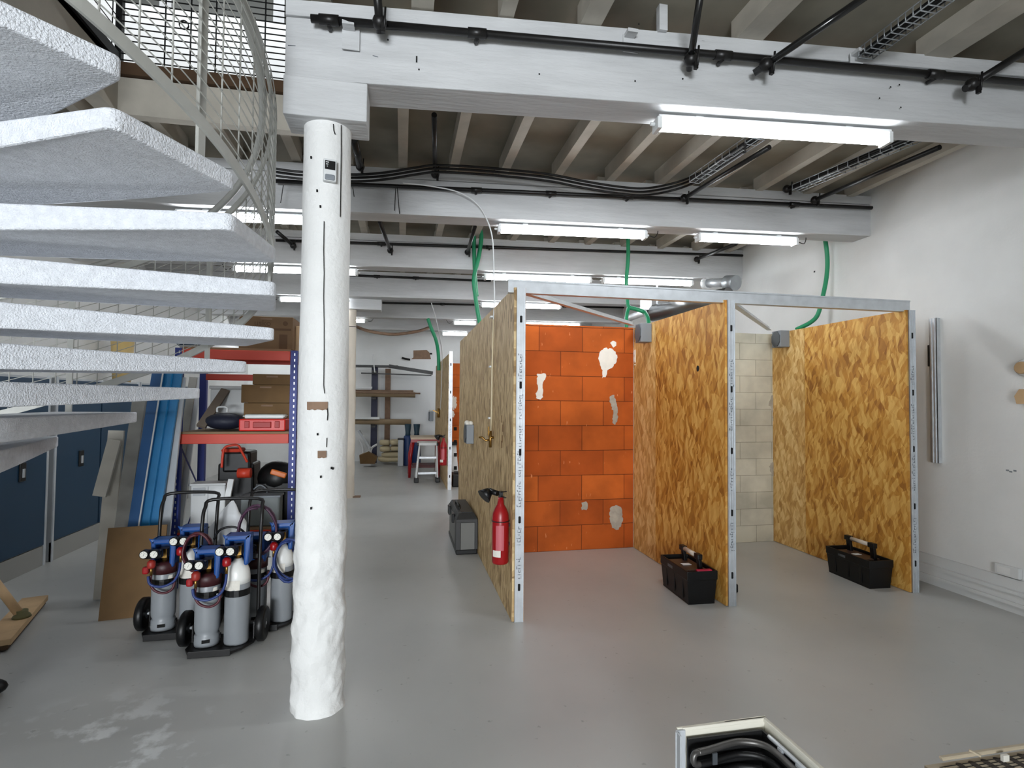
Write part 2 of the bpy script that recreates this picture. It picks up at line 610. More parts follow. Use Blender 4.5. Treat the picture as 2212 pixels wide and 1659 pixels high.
def bf(k, X):
    y0, s, z0, r, _ = BEAMS[k]
    return Vector((X, y0 - s * X, z0 + r * X))


BL = {1: ('white painted timber beam nearest the camera, carrying the longest glowing light', ),
      2: ('white painted timber beam behind the front column, second from the camera',),
      3: ('white painted timber beam with two long lights, third from the camera',),
      4: ('rough white timber beam resting on the far column',),
      5: ('white timber beam just behind the far column',),
      6: ('white timber beam farthest away, before the end wall',)}
for k in BEAMS:
    x0 = BEAMS[k][4]
    a, b = bf(k, x0), bf(k, XW)
    m = MB()
    m.prism([a, a + Vector((0, BT, 0)), a + Vector((0, BT, BH)), a + Vector((0, 0, BH))], b - a)
    t = thing('timber_beam', (a + b) / 2, BL[k][0], 'beam', 'timber beams across the hall')
    m.build('beam', M_white, t, .006)
    m = MB()
    a2, b2 = a + Vector((0, -.012, BH + .003)), b + Vector((0, -.012, BH + .003))
    m.prism([a2, a2 + Vector((0, BT, 0)), a2 + Vector((0, BT, BP)), a2 + Vector((0, 0, BP))], b - a)
    m.build('wall_plate', M_white, t, .004)
    if k == 1:
        # joints, nail holes and small dark marks of the timber face
        m = MB()
        for (px, py) in ((838, 86), (900, 128), (905, 150), (1165, 160), (1372, 175), (1380, 52), (1475, 170), (1924, 188), (1943, 183), (1946, 232), (1900, 212)):
            X = onY(px, py, bf(1, .5).y).x
            p = onY(px, py, bf(1, X).y - .002)
            m.box(p, (.008, .002, .008 if px != 900 else .035))
        m.build('nail_hole', M_hole, t)
        m = MB()
        for (xa, ya, xb, yb) in ((612, 173, 725, 178), (622, 98, 722, 105), (805, 120, 945, 160)):
            X = onY(xa, ya, 2.95).x
            p, q = onY(xa, ya, bf(1, X).y - .001), onY(xb, yb, bf(1, X).y - .001)
            m.bar(p, q, .002, .0035)
        m.build('seam', M_ink, t)

# joists from beam to beam
JX1 = [-3.4, -2.9, -2.4, -1.9, -1.45, -.95, -.5, -.02, .44, .91, 1.42, 1.95, 2.46, 2.98, 3.52, 4.05, 4.55]
nj = 3
for k in range(1, 7):
    for X in JX1:
        y0 = bf(k, X).y + BT - .02 if (k > 1 or X > -.6) else 4.29
        y1 = bf(k + 1, X).y + .02 if k < 6 else 15.1
        z = 3.772 + .006 * X
        o = MB().bx(X - .04, X + .04, y0, y1, z, ZC).build('trim_%d' % nj, M_white2)
        struct(o)
        nj += 1
for X, w in ((-.45, .1), (.08, .12), (.54, .08), (1.02, .12), (1.98, .16), (3.22, .18), (4.3, .12)):
    o = MB().bx(X - w / 2, X + w / 2, -4.0, bf(1, X).y + .05, 3.772 + .006 * X, ZC).build('trim_%d' % nj, M_white2)
    struct(o)
    nj += 1

# steel strap plates holding the near beam
for px, py, h in ((758, 84, .12), (1362, 95, .10), (1430, 60, .11), (1850, 135, .10)):
    X = onY(px, py, bf(1, 1).y).x
    p = onY(px, py, bf(1, X).y - .016)
    if py == 60:
        tag(MB().box(p + Vector((0, .0, .06)), (.05, .04, .17)).build('timber_block', M_white), 'small white timber block standing on the near beam between joists', 'block')
    else:
        tag(MB().box(p, (.09, .006, h)).bx(p.x - .04, p.x + .02, p.y - .06, p.y + .003, p.z + h / 2 - .02, p.z + h / 2).build('strap_plate', M_white),
            {758: 'painted steel strap plate on the near beam above the column', 1362: 'painted steel strap plate on the near beam left of the pipe clamps',
             1850: 'painted steel strap plate on the near beam right of the pipe clamps'}[px], 'bracket')

# ------------------------------------------------------------------ columns


def column(name, cx, cy, r0, r1, h, rough, lumps, m, label):
    t = thing(name, (cx, cy, 0), label, 'column')
    n, rows = 72, 190
    vs, fs = [], []
    for i in range(rows + 1):
        z = h * i / rows
        r = r0 + (r1 - r0) * z / h
        for k in range(n):
            a = 2 * PI * k / n
            d = Vector((math.cos(a), math.sin(a), 0))
            q = d * r + Vector((0, 0, z))
            e = noise.noise(q * 3.0) * rough
            w = min(1, max(0, (1.05 - z) / .15))
            e += w * lumps * (noise.noise(q * 22.0) * .6 + noise.noise(q * 9.0))
            if z < .04:
                e += .006 * (1 - z / .04)
            vs.append(Vector((cx, cy, 0)) + q + d * e)
    for i in range(rows):
        for k in range(n):
            k2 = (k + 1) % n
            fs.append((i * n + k, i * n + k2, (i + 1) * n + k2, (i + 1) * n + k))
    b = MB().add(vs, fs, True)
    b.build('shaft', m, t)
    return t


CX, CY = -.42, 3.12
colm = column('round_column', CX, CY, .136, .124, 3.14, .006, .013, M_col, 'large round white painted column in the foreground')
MB().bx(-.63, -.205, 2.968, 3.195, 3.13, 3.338).build('corbel', M_white, colm, .006)


def oncyl(px, py, cx, cy, r):
    d = ray(px, py)
    ox, oy = -cx, -cy
    A = d.x ** 2 + d.y ** 2
    B = 2 * (ox * d.x + oy * d.y)
    C = ox ** 2 + oy ** 2 - r * r
    D = B * B - 4 * A * C
    tt = (-B - math.sqrt(max(D, 0))) / (2 * A)
    return CPOS + d * tt


def rcol(z):
    return .136 + (.124 - .136) * z / 3.14 + .008


def colpt(px, py, off=0.0):
    p = oncyl(px, py, CX, CY, .137)
    return oncyl(px, py, CX, CY, rcol(p.z) + off)


def colstrip(m, pts, w):
    """thin dark line following the shaft"""
    P = [colpt(*q) for q in pts]
    for a, b in zip(P[:-1], P[1:]):
        m.bar(a, b, w, .004, up=(a - Vector((CX, CY, a.z))).normalized())


m = MB()
colstrip(m, [(720, 268), (721, 282), (724, 290)], .004)
colstrip(m, [(737, 270), (737, 330), (736, 400), (735, 468)], .003)
colstrip(m, [(700, 478), (699, 540), (700, 590), (699, 640), (700, 700), (700, 760), (699, 832), (701, 850)], .0035)
colstrip(m, [(707, 882), (708, 895), (707, 908)], .004)
colstrip(m, [(706, 946), (705, 966)], .003)
m.build('crack', M_hole, colm)


def colpatch(name, x0, x1, y0, y1, mm, jag=0):
    vs, fs = [], []
    nx, ny = 8, 4
    for j in range(ny + 1):
        for i in range(nx + 1):
            px = x0 + (x1 - x0) * i / nx
            py = y0 + (y1 - y0) * j / ny
            if j == ny: py -= random.random() * jag
            vs.append(colpt(px, py, .0015))
    for j in range(ny):
        for i in range(nx):
            a = j * (nx + 1) + i
            fs.append((a, a + 1, a + nx + 2, a + nx + 1))
    return MB().add(vs, fs).build(name, mm, colm)


tag(colpatch('bare_patch', 663, 708, 868, 887, M_bare, 5), 'bare brown patch where a plate was removed')
tag(colpatch('bare_patch', 686, 705, 974, 990, M_bare, 2), 'small bare brown patch')
m = MB()
for px, py in ((686, 938), (716, 1011), (719, 1012), (693, 1030), (672, 1098), (685, 412), (692, 446), (672, 340)):
    m.box(colpt(px, py), (.008, .008, .012))
m.build('nail_hole', M_hole, colm)
# small wall box with a black screen on the column
p = colpt(712, 371)
dv = (Vector((CX, CY, 0)) - p); dv.z = 0; dv.normalize()
Rm = Matrix((Vector((-dv.y, dv.x, 0)) * -1, dv, Vector((0, 0, 1)))).transposed()
t = thing('thermostat', p, 'small white control box with black screen on the front column', 'thermostat')
MB().box(p - dv * .012, (.066, .03, .118), Rm).build('housing', M_plast, t, .005)
MB().box(p - dv * .028 + Vector((0, 0, .024)), (.052, .004, .046), Rm).build('screen', M_black, t)
mm = MB()
for k, wdt in ((0, .02), (1, .014), (2, .006)):
    mm.box(p - dv * .0305 + (Rm @ Vector((-.014 + (.0 if k != 1 else -.001), 0, .038 - k * .011))), (wdt * .8, .001, .004), Rm)
mm.build('screen_digits', M_plast, t)
MB().box(p - dv * .02 + Vector((0, 0, -.04)), (.05, .03, .03), Rm).build('knob_cover', M_greyp, t, .006)
# loop of white cable poking out from behind the column
a = colpt(741, 962)
pts = [onY(738, 958, 3.1), onY(744, 955, 3.1), onY(748, 962, 3.1), onY(746, 970, 3.1), onY(740, 976, 3.1)]
tag(MB().tube(smooth_path(pts), .003, 6).build('cable_loop', M_plast), 'short loop of white cable at the right edge of the front column', 'cable')

FX, FY = -.905, 9.58
cf = column('round_column', FX, FY, .14, .13, 3.16, .012, .006, M_colfar, 'far round cream column half hidden behind the front column')
MB().bx(-1.25, -.36, 9.43, 9.7, 3.16, 3.34).build('corbel', M_white, cf, .008)
tag(MB().bx(-.80, -.66, 9.50, 9.62, 0, .018).build('floor_block', M_bare), 'brown wooden wedge on the floor at the foot of the far column', 'wedge')
ring = []
for k in range(16):
    a = 2 * PI * k / 16
    ring.append((FX + .137 * math.cos(a), FY + .137 * math.sin(a), onY(765, 705, 9.5).z + .008 * math.sin(a)))
MB().tube(ring, .006, 6, closed=True).build('wire_band', M_black, cf)

# ------------------------------------------------------------------ skirting and trunking on the right wall
struct(MB().bx(4.775, XW, -3.9, 15.0, .17, .262).build('baseboard_right', M_plast))
struct(MB().bx(4.735, 4.774, -3.9, 15.0, .152, .178).bx(4.75, 4.774, -3.9, 15.0, .09, .151).bx(4.738, 4.774, -3.9, 15.0, .062, .089).bx(4.76, XW, -3.9, 15.0, 0, .06).build('trim_%d' % nj, M_plast))
nj += 1
# ================================================================== FLUORESCENT BATTENS


def batten(k, x0, x1, label, cable=1):
    d = (bf(k, x1) - bf(k, x0))
    y = BT * .5
    a, b = bf(k, x0) + Vector((0, y, 0)), bf(k, x1) + Vector((0, y, 0))
    ax = (b - a).normalized()
    t = thing('fluorescent_light', (a + b) / 2, label, 'ceiling light', 'fluorescent battens under the beams')
    for f in (.18, .82):
        c = a + (b - a) * f
        MB().box(c + Vector((0, 0, -.012)), (.05, .03, .024)).build('mounting_clip', M_plast, t)
    z0 = Vector((0, 0, -.028))
    MB().bar(a + z0 + ax * .01, b + z0 - ax * .01, .085, .018).build('housing', M_plast, t)
    c0, c1 = a + ax * .03 + Vector((0, 0, -.066)), b - ax * .03 + Vector((0, 0, -.066))
    sd = Vector((-ax.y, ax.x, 0))
    poly = []
    for q in range(9):
        g = PI * q / 8
        poly.append(c0 + sd * (.045 * math.cos(g)) + Vector((0, 0, .028 - .06 * math.sin(g) ** .8)))
    MB().prism(poly, c1 - c0).build('diffuser', M_tube, t)
    for q, e in ((a, 1), (b, -1)):
        m = MB()
        m.bar(q + Vector((0, 0, -.066)), q + ax * (.03 * e) + Vector((0, 0, -.066)), .092, .07)
        m.cyl(q + Vector((0, 0, -.06)), q - ax * (.03 * e) + Vector((0, 0, -.06)), .012, n=8)
        m.build('end_cap', M_plast, t, .006)
    if cable:
        e0 = a if cable < 0 else b
        s = -ax if cable < 0 else ax
        pts = [e0 + s * .03 + Vector((0, 0, -.06)), e0 + s * .09 + Vector((0, 0, -.075)), e0 + s * .13 + Vector((0, .02, -.03)), e0 + s * .14 + Vector((0, .03, .0))]
        MB().tube(smooth_path(pts, 5), .0045, 6).build('cable', M_blackm, t)
    return t


for k, x0, x1, lb, c in (
    (1, 1.46, 3.0, 'nearest and largest lit fluorescent batten under the front beam', 0),
    (2, .88, 2.38, 'lit batten under the second beam, above the terracotta booth', 1),
    (2, 2.92, 4.03, 'lit batten under the second beam, close to the right wall', 1),
    (2, -1.98, -.62, 'lit batten under the second beam, left of the front column', 0),
    (3, 1.06, 2.56, 'lit batten under the third beam, cut off by the grey metal header', -1),
    (3, 2.72, 4.08, 'lit batten under the third beam, beside the silver duct end', 0),
    (3, -2.07, -.58, 'lit batten under the third beam, crossing behind the front column', -1),
    (4, 1.31, 2.74, 'lit batten under the fourth beam, seen over the left partition', 1),
    (4, -1.97, -.9, 'lit batten under the fourth beam, left of the front column', -1),
    (6, -3.8, -2.35, 'added unseen batten at the far left behind the carton, brightening the left wall', 0),  # added lamp, out of sight, to brighten the left wall
    (5, 1.05, 1.55, 'short lit batten behind the green hose over the left partition', -1),
    (5, 2.6, 3.85, 'lit batten directly above the terracotta wall', 0),
    (5, -1.6, -.75, 'lit batten beside the top of the far column', 1),
    (6, .95, 1.6, 'farthest lit batten, above the far partition', 0)):
    batten(k, x0, x1, lb, c)

# ================================================================== BLACK SCAFFOLD TUBES


def clamp(m, p, r=.032):
    m.sphere(p, r * 1.25, (1, 1, 1), 10, 6)
    m.box(p + Vector((.02, -.02, -.03)), (.02, .02, .07))
    m.cyl(p + Vector((.025, -.03, -.05)), p + Vector((.03, -.035, .06)), .006, n=6)


def tube_on_beam(k, pa, pb, r, label, joints=()):
    """horizontal tube fixed along the front of a beam, ends at the two pixels"""
    y0 = BEAMS[k][0]
    A = onY(pa[0], pa[1], y0 - .05)
    A = onY(pa[0], pa[1], bf(k, A.x).y - .058)
    B = onY(pb[0], pb[1], bf(k, 3).y - .05)
    B = onY(pb[0], pb[1], bf(k, min(B.x, XW)).y - .058)
    t = thing('scaffold_tube', (A + B) / 2, label, 'pipe', 'black tubes along the beams')
    MB().cyl(A, B, r, n=12).build('tube', M_blackm, t)
    for f in joints:
        c = A + (B - A) * f
        d = (B - A).normalized()
        MB().cyl(c - d * .05, c + d * .05, r * 1.3, n=12).cyl(c + Vector((0, 0, -r)), Vector((c.x, bf(k, c.x).y - .0128, c.z - r)), .012, n=8).build('coupler', M_blackm, t)
    return A, B


A1, B1 = tube_on_beam(1, (672, 40), (2300, 186), .021, 'black tube along the front of the nearest beam', (.02, .19, .5, .8))
A2, B2 = tube_on_beam(2, (596, 391), (1883, 449), .019, 'black tube along the second beam, below the black cables', (.3, .42, .55, .85))
A3, B3 = tube_on_beam(3, (596, 519), (1604, 552), .019, 'black tube along the third beam above the green hose', (.2, .42))
A4, B4 = tube_on_beam(4, (640, 590), (1060, 607), .02, 'black tube along the rough fourth beam', (.4, .6))
A5, B5 = tube_on_beam(5, (640, 651), (1380, 665), .02, 'black tube along the fifth beam behind the far column', (.4,))


def cross_tube(pa, kb, pb, zb, r, label, stub=.07, mm=None):
    """tube running from a clamp on a beam tube towards another pixel at height zb"""
    A = onY(pa[0], pa[1], BEAMS[kb][0] - .1)
    A = onY(pa[0], pa[1], bf(kb, A.x).y - .058 - r - .022)
    B = onZ(pb[0], pb[1], zb if zb else A.z)
    d = (B - A).normalized()
    t = thing('scaffold_tube', A, label, 'pipe', 'black tubes running between the beams')
    MB().cyl(A - d * stub, B, r, n=12).build('tube', mm or M_blackm, t)
    m = MB()
    clamp(m, A)
    m.build('clamp', M_blackm, t)


M_blks = mat('glossy_black_tube', (62, 62, 62), .16, .8)
cross_tube((1492, 128), 1, (1516, -30), 3.745, .019, 'glossy black tube rising steeply above the middle of the near beam', .06, M_blks)
cross_tube((1655, 140), 1, (1900, -28), 3.76, .02, 'glossy black tube slanting up right above the lit near batten', .07, M_blks)
cross_tube((2100, 182), 1, (2260, 82), 3.85, .022, 'black tube slanting up at the right edge above the near beam', .05)
cross_tube((820, 48), 1, (812, -40), 3.74, .022, 'black tube with a clamp above the front column, cut by the top edge', .05)
cross_tube((940, 376), 2, (938, 248), 3.70, .02, 'black tube dropping to the cables between the first joists', .03)
cross_tube((1478, 428), 2, (1662, 318), 3.60, .02, 'black tube beside the cable tray under the ceiling', .05)
cross_tube((1760, 432), 2, (2030, 318), 3.62, .02, 'black tube slanting from the second beam towards the right wall', .04)
cross_tube((1700, 408), 2, (1960, 300), 3.68, .02, 'black tube next to the cable tray near the right wall', .04)
cross_tube((778, 360), 2, (765, 300), 3.62, .03, 'thick black tube just right of the front column top', .04)
cross_tube((843, 541), 3, (820, 478), 3.62, .022, 'short black tube from the third beam, right of the front column', .04)
cross_tube((1010, 545), 3, (1026, 490), 3.62, .022, 'short black tube from the third beam, beside the green hose', .04)
cross_tube((1505, 560), 3, (1590, 527), 3.60, .022, 'short black tube from the third beam near the right wall', .04)
cross_tube((633, 530), 3, (598, 500), 3.62, .022, 'short black tube from the third beam, left of the front column', .04)

# ================================================================== CABLES


def cable(name, pts, r, m, label, cat='cable', group=None, n=8):
    return tag(MB().tube(smooth_path(pts, n), r, 7).build(name, m), label, cat, group)


for j, (dy, dl) in enumerate(((0, 'middle'), (8, 'lowest'), (-7, 'top'))):
    pts = []
    for px, py in ((592, 372), (650, 378), (760, 382), (830, 378), (900, 368), (950, 364), (1060, 372), (1180, 384), (1260, 398), (1330, 408), (1390, 412), (1450, 402), (1500, 385), (1560, 352), (1610, 320)):
        w = dy + 2 * math.sin(px * .01)
        yv = 4.765 if px < 1480 else 4.765 - (px - 1480) * .0085
        pts.append(onY(px, py + w, yv - .036 * j))
    cable('black_cable', pts, .0105, M_black, '%s black cable of the sagging bundle on the second beam' % dl, 'cable', 'cable bundle on the second beam')
for px, py, q in ((612, 395, (612, 400, 606, 440)), (762, 402, (762, 405, 765, 425)), (855, 402, (855, 405, 852, 455)), (858, 402, (858, 405, 863, 462))):
    pts = [onY(q[0], q[1], 4.93), onY((q[0] + q[2]) / 2, (q[1] + q[3]) / 2, 4.94), onY(q[2], q[3], 4.94)]
    cable('cable_tie', pts, .0035, M_black, {612: 'loose black tie end left of the front column', 762: 'short black tie end right of the front column',
                                            855: 'left one of two black tie ends hanging on the second beam', 858: 'right one of two black tie ends hanging on the second beam'}[px], 'cable tie')

# wire cable trays under the ceiling


def tray(pa, pb, z, label, n=9):
    a, b = onZ(pa[0], pa[1], z), onZ(pb[0], pb[1], z)
    d = (b - a).normalized()
    sd = Vector((-d.y, d.x, 0))
    t = thing('cable_tray', (a + b) / 2, label, 'cable tray')
    m = MB()
    for u, h in ((-.05, .05), (-.05, 0), (0, 0), (.05, 0), (.05, .05)):
        m.cyl(a + sd * u + Vector((0, 0, h)), b + sd * u + Vector((0, 0, h)), .0035, n=6)
    for k in range(n + 1):
        c = a + (b - a) * (k / n)
        m.tube([c + sd * -.05 + Vector((0, 0, .05)), c + sd * -.05 + Vector((0, 0, -.003)), c + sd * .05 + Vector((0, 0, -.003)), c + sd * .05 + Vector((0, 0, .05))], .0035, 6)
    m.build('wire_basket', M_galvd, t)
    m = MB()
    for u in (-.028, 0, .028):
        m.cyl(a + sd * u + Vector((0, 0, .022)), b + sd * u + Vector((0, 0, .022)), .013, n=8)
    m.build('cable', M_black, t)


tray((1500, 394), (1640, 300), 3.62, 'wire cable tray full of black cables above the middle booth')
tray((1720, 412), (1990, 300), 3.66, 'wire cable tray with dark cables close to the right wall', 12)
tray((1870, 125), (2060, -15), 3.70, 'wire cable tray with black cables above the near beam', 12)

# white cable hanging from the second beam to the left partition
pts = [onY(870, 395, 4.9), onY(930, 402, 4.9), onY(990, 415, 4.9), onY(1030, 440, 4.92), onY(1052, 475, 4.95), onY(1064, 520, 4.98), onY(1067, 600, 5.0), onY(1068, 640, 5.0), onX(1066, 690, .81)]
cable('white_cable', pts, .006, M_plast, 'white cable curving down from the second beam to the left partition')
pts = [onY(932, 655, 9.0), onY(942, 690, 9.5), onY(950, 730, 10.4), onX(955, 770, .812), onX(953, 850, .812), onX(951, 885, .812)]
cable('white_cable', pts, .008, M_plast, 'white cable hanging down to the tap on the far partition')

# green hoses
pts = [onY(1033, 485, 6.9), onY(1040, 510, 6.9), onY(1034, 555, 6.9), onY(1024, 600, 6.9), onY(1027, 640, 6.9), onY(1034, 685, 6.9), onY(1040, 715, 6.9)]
cable('green_hose', pts, .028, M_green, 'thick green hose hanging behind the top of the left partition', 'hose', 'green hoses')
pts = [onY(1026, 485, 6.98), onY(1024, 530, 6.98), onY(1026, 590, 6.98), onY(1030, 640, 6.98)]
cable('green_hose', pts, .026, M_green, 'second strand of green hose left beside the thick one', 'hose', 'green hoses')
t = thing('green_hose', onY(1356, 640, 6.6), 'green hose that forks above the terracotta wall', 'hose', 'green hoses')
pts = [onY(1357, 532, 6.6) + Vector((0, .05, .5)), onY(1357, 532, 6.6), onY(1356, 570, 6.6), onY(1353, 605, 6.6), onY(1355, 640, 6.6), onY(1358, 662, 6.55), onY(1375, 668, 6.5), onY(1392, 675, 6.45), onY(1400, 690, 6.3), onY(1402, 720, 6.2)]
MB().tube(smooth_path(pts), .026, 8).build('main_hose', M_green, t)
pts = [onY(1358, 664, 6.55), onY(1354, 680, 6.5), onY(1353, 700, 6.45), onY(1354, 740, 6.4)]
MB().tube(smooth_path(pts), .024, 8).build('branch_hose', M_green, t)
pts = [onY(1780, 515, 5.3) + Vector((0, .1, .6)), onY(1782, 515, 5.3), onY(1787, 560, 5.3), onY(1785, 600, 5.3), onY(1776, 645, 5.3), onY(1766, 680, 5.32), onY(1750, 697, 5.35), onY(1720, 712, 5.4)]
cable('green_hose', pts, .024, M_green, 'green hose in front of the right wall, ending behind the right partition', 'hose', 'green hoses')
pts = [onY(924, 688, 10.6), onY(932, 710, 10.6), onY(942, 735, 10.6), onY(947, 765, 10.7), onY(948, 800, 10.75)]
cable('green_hose', pts, .035, M_green, 'green hose hanging down to the far partition', 'hose', 'green hoses')
pts = [Vector((onY(1804, 515, 5.6).x, 5.6, 3.9)), onY(1804, 515, 5.6), onY(1804, 560, 5.6), onY(1807, 640, 5.6), onY(1808, 690, 5.6), onY(1808, 740, 5.6)]
t = thing('black_pipe', pts[2], 'thin black pipe hanging right of the green hose by the right wall', 'pipe')
MB().tube(smooth_path(pts), .016, 8).build('pipe', M_black, t)
for py in (590, 690):
    q = onY(1808, py, 5.6)
    MB().bx(q.x - .02, XW - .0005, q.y - .012, q.y + .012, q.z - .01, q.z + .01).build('pipe_clip', M_black, t)
pts = [onY(752, 700, 9.75), onY(770, 706, 12.5), onY(800, 716, 12.5), onY(850, 722, 12.5), onY(900, 716, 12.7), onY(926, 708, 13.2)]
cable('slack_cable', pts, .035, M_bare, 'slack grey-brown cable strung in front of the far wall')
pts = [onY(975, 664, 11.6) + Vector((0, 0, .12)), onY(975, 668, 11.6), onY(976, 678, 11.6), onY(983, 686, 11.6), onY(995, 692, 11.6)]
cable('black_cable', pts, .009, M_black, 'thin black cable dropping to the short light over the left partition')

# silver ducts above the booths
a, b = onY(1409, 677, 7.42), onY(1575, 640, 6.25)
t = thing('air_duct', (a + b) / 2, 'dark silver round duct lying above the middle partition', 'duct')
MB().cyl(a, b, .118, n=24).build('duct', mat('duct_steel', (120, 120, 120), .3, .85), t)
h = a + (b - a) * .07
MB().bx(h.x - .012, h.x + .012, h.y - .002, h.y + .002, h.z + .1, 3.92).build('hanger_strap', M_galvd, t)
a, b = onY(1352, 690, 7.7), onY(1400, 672, 7.4)
tag(MB().cyl(a, b, .05, n=14).box(b + Vector((-.05, -.03, .08)), (.16, .04, .14)).build('duct_clamp', M_galv), 'small shiny duct with bracket left of the dark silver duct', 'duct')
t = thing('air_duct', onY(1560, 612, 6.6), 'short shiny duct with round end cap over the middle stud', 'duct')
MB().cyl(onY(1528, 612, 6.75), onY(1585, 610, 6.45), .06, n=18).build('duct', M_galv, t)
MB().cyl(onY(1570, 611, 6.5), onY(1590, 611, 6.35), .10, n=20).build('end_cap', M_galvd, t)
MB().cyl(onY(1521, 613, 6.8), onY(1529, 612, 6.74), .075, n=20).build('collar', M_plast, t)
# ================================================================== SPIRAL STAIRCASE
SXC, SYC, SZ0, SRISE, ST0, SD, SR = -2.159, 2.793, 2.901, .17, -1.276, .328, 1.542
st = thing('spiral_staircase', (SXC, SYC, 0), 'white spiral staircase with thick rough treads and wire mesh guard', 'staircase')


def sp(a, r, dz):
    """point of the stair helix at angle a"""
    return Vector((SXC + r * math.cos(a), SYC + r * math.sin(a), SZ0 - SRISE * (a - ST0) / SD + dz))


MB().cyl((SXC, SYC, 0), (SXC, SYC, 5.0), .085, n=24).build('centre_pole', M_guard, st)
TH = .072
for i in range(-6, 17):
    a0, a1 = ST0 + SD * i, ST0 + SD * (i + 1.075)
    z = SZ0 - SRISE * i
    C = Vector((SXC, SYC, 0))
    pts = []
    # straight radial edges, rounded outer corners
    e0, e1 = Vector((math.cos(a0), math.sin(a0), 0)), Vector((math.cos(a1), math.sin(a1), 0))
    n0, n1 = Vector((-e0.y, e0.x, 0)), Vector((-e1.y, e1.x, 0))
    P0, P1 = C + e0 * SR, C + e1 * SR
    # the leading edge runs past the pole at some distance, the trailing edge is radial
    g = math.asin(.30 / SR)
    q0 = Matrix.Rotation(-g, 3, 'Z') @ (-e0)
    q0 = Matrix.Rotation(g, 3, 'Z') @ (-e0) if (q0.x * (C - P0).y - q0.y * (C - P0).x) > 0 else q0
    L0 = P0 + q0 * (SR * math.cos(g))
    rc = .045
    ch = (P1 - P0).normalized()
    pts.append(C + (L0 - C) * .3 - e0 * .12)
    pts.append(L0 - e0 * .10)
    for f in (.18, .4, .6, .8):
        pts.append(L0 + (P0 - L0) * f)
    for k in range(6):
        t_ = k / 5
        pts.append((P0 + q0 * rc) * (1 - t_) ** 2 + P0 * 2 * t_ * (1 - t_) + (P0 + ch * rc) * t_ ** 2)
    for k in range(6):
        t_ = k / 5
        pts.append((P1 - ch * rc) * (1 - t_) ** 2 + P1 * 2 * t_ * (1 - t_) + (P1 - e1 * rc) * t_ ** 2)
    for f in (.75, .5, .25):
        pts.append(C + (P1 - C) * f + n1 * .02)
    pts.append(C + e1 * .07 + n1 * .07)
    n = len(pts)
    vs = []
    for p in pts:
        vs.append(Vector((p.x, p.y, z)))
    for p in pts:
        r = (p - C).length
        vs.append(Vector((p.x, p.y, z - .069 - .048 * min(1, max(0, (SR - r) / 1.1)))))
    fs = [list(range(n)), list(range(n, 2 * n))[::-1]]
    for k in range(n):
        fs.append((k, n + k, n + (k + 1) % n, (k + 1) % n))
    MB().add(vs, fs).build('tread', M_stair, st, .008)

RG, DZB, RH, DZH = 1.50, .26, 1.48, 1.08
A_LO, A_HI = -3.0, 3.6
N = 150
angs = [A_LO + (A_HI - A_LO) * k / N for k in range(N + 1)]


def ribbon(r, dz, w, h):
    m = MB()
    vs, fs = [], []
    for a in angs:
        for dr, dh in ((-w / 2, -h / 2), (w / 2, -h / 2), (w / 2, h / 2), (-w / 2, h / 2)):
            vs.append(sp(a, r + dr, dz + dh))
    for k in range(N):
        for q in range(4):
            q2 = (q + 1) % 4
            fs.append((4 * k + q, 4 * k + q2, 4 * k + 4 + q2, 4 * k + 4 + q))
    return m.add(vs, fs)


ribbon(RG, DZB, .012, .05).build('bottom_rail', M_guard, st)
ribbon(RH, DZH - .03, .012, .045).build('top_rail', M_guard, st)
MB().tube([sp(a, RH - .045, DZH + .02) for a in angs], .02, 10).build('handrail', M_guard, st)
m = MB()
nv = int((A_HI - A_LO) / .083)
for k in range(nv):
    a = A_LO + .04 + k * .083
    m.tube([sp(a, RG, DZB - .02), sp(a, RG, DZH - .03)], .0036, 5)
for k in range(14):
    dz = DZB + .05 + k * .055
    m.tube([sp(a, RG + .004, dz) for a in angs], .0027, 5)
m.build('guard_mesh', M_guard, st)
for a in (-2.32, -1.67, -1.02, -.37, .30, .95, 1.63, 2.3, 2.95):
    m = MB()
    e = Vector((math.cos(a), math.sin(a), 0))
    m.bar(sp(a, RG - .012, .10), sp(a, RG - .012, DZH), .036, .014, up=e)
    m.build('guard_post', M_guard, st)

# ================================================================== GUARD OF THE UPPER FLOOR (dark wire mesh)
M_mesh = mat('dark_mesh_steel', (24, 24, 24), .5, .2)
ug = thing('mesh_guard', (-1.3, 4.17, ZF), 'dark wire mesh guard along the upper floor edge above the stair', 'guard rail')
YG = 4.19
m = MB()
x0, x1 = -1.955, -.66
k = 0
while x0 + k * .165 < x1:
    x = x0 + .11 + k * .165
    m.cyl((x, YG, ZF - .03), (x, YG, ZF + 1.1), .0055, n=5)
    k += 1
for k in range(24):
    z = ZF + .03 + k * .046
    m.cyl((x0, YG + .006, z), (x1, YG + .006, z), .0048, n=5)
m.build('mesh_panel', M_mesh, ug)
m = MB()
for k in range(14):
    y = YG - .11 - k * .165
    m.cyl((-1.96, y, ZF), (-1.96, y, ZF + 1.1), .004, n=5)
for k in range(12):
    z = ZF + .03 + k * .092
    m.cyl((-1.966, YG, z), (-1.966, YG - 1.1, z), .0035, n=5)
m.build('mesh_panel', M_mesh, ug)
MB().bx(-1.985, -1.945, YG - .02, YG + .02, ZF - .02, ZF + 1.15).build('corner_post', M_mesh, ug)
MB().bx(-1.975, -1.95, YG - 1.1, YG, ZF - .01, ZF + .06).build('bottom_rail', M_mesh, ug)
# small coil of wire hooked on the mesh
cc = onY(398, 55, YG - .02)
pts = []
for k in range(49):
    a = k / 48 * 6 * PI
    pts.append(cc + Vector((.03 * math.cos(a), -.012 + .0006 * k * .5, .03 * math.sin(a))))
tag(MB().tube(pts, .003, 6).build('wire_coil', M_blackm), 'small dark coil of wire hooked on the upper mesh guard', 'wire coil')
# ================================================================== TRAINING BOOTHS


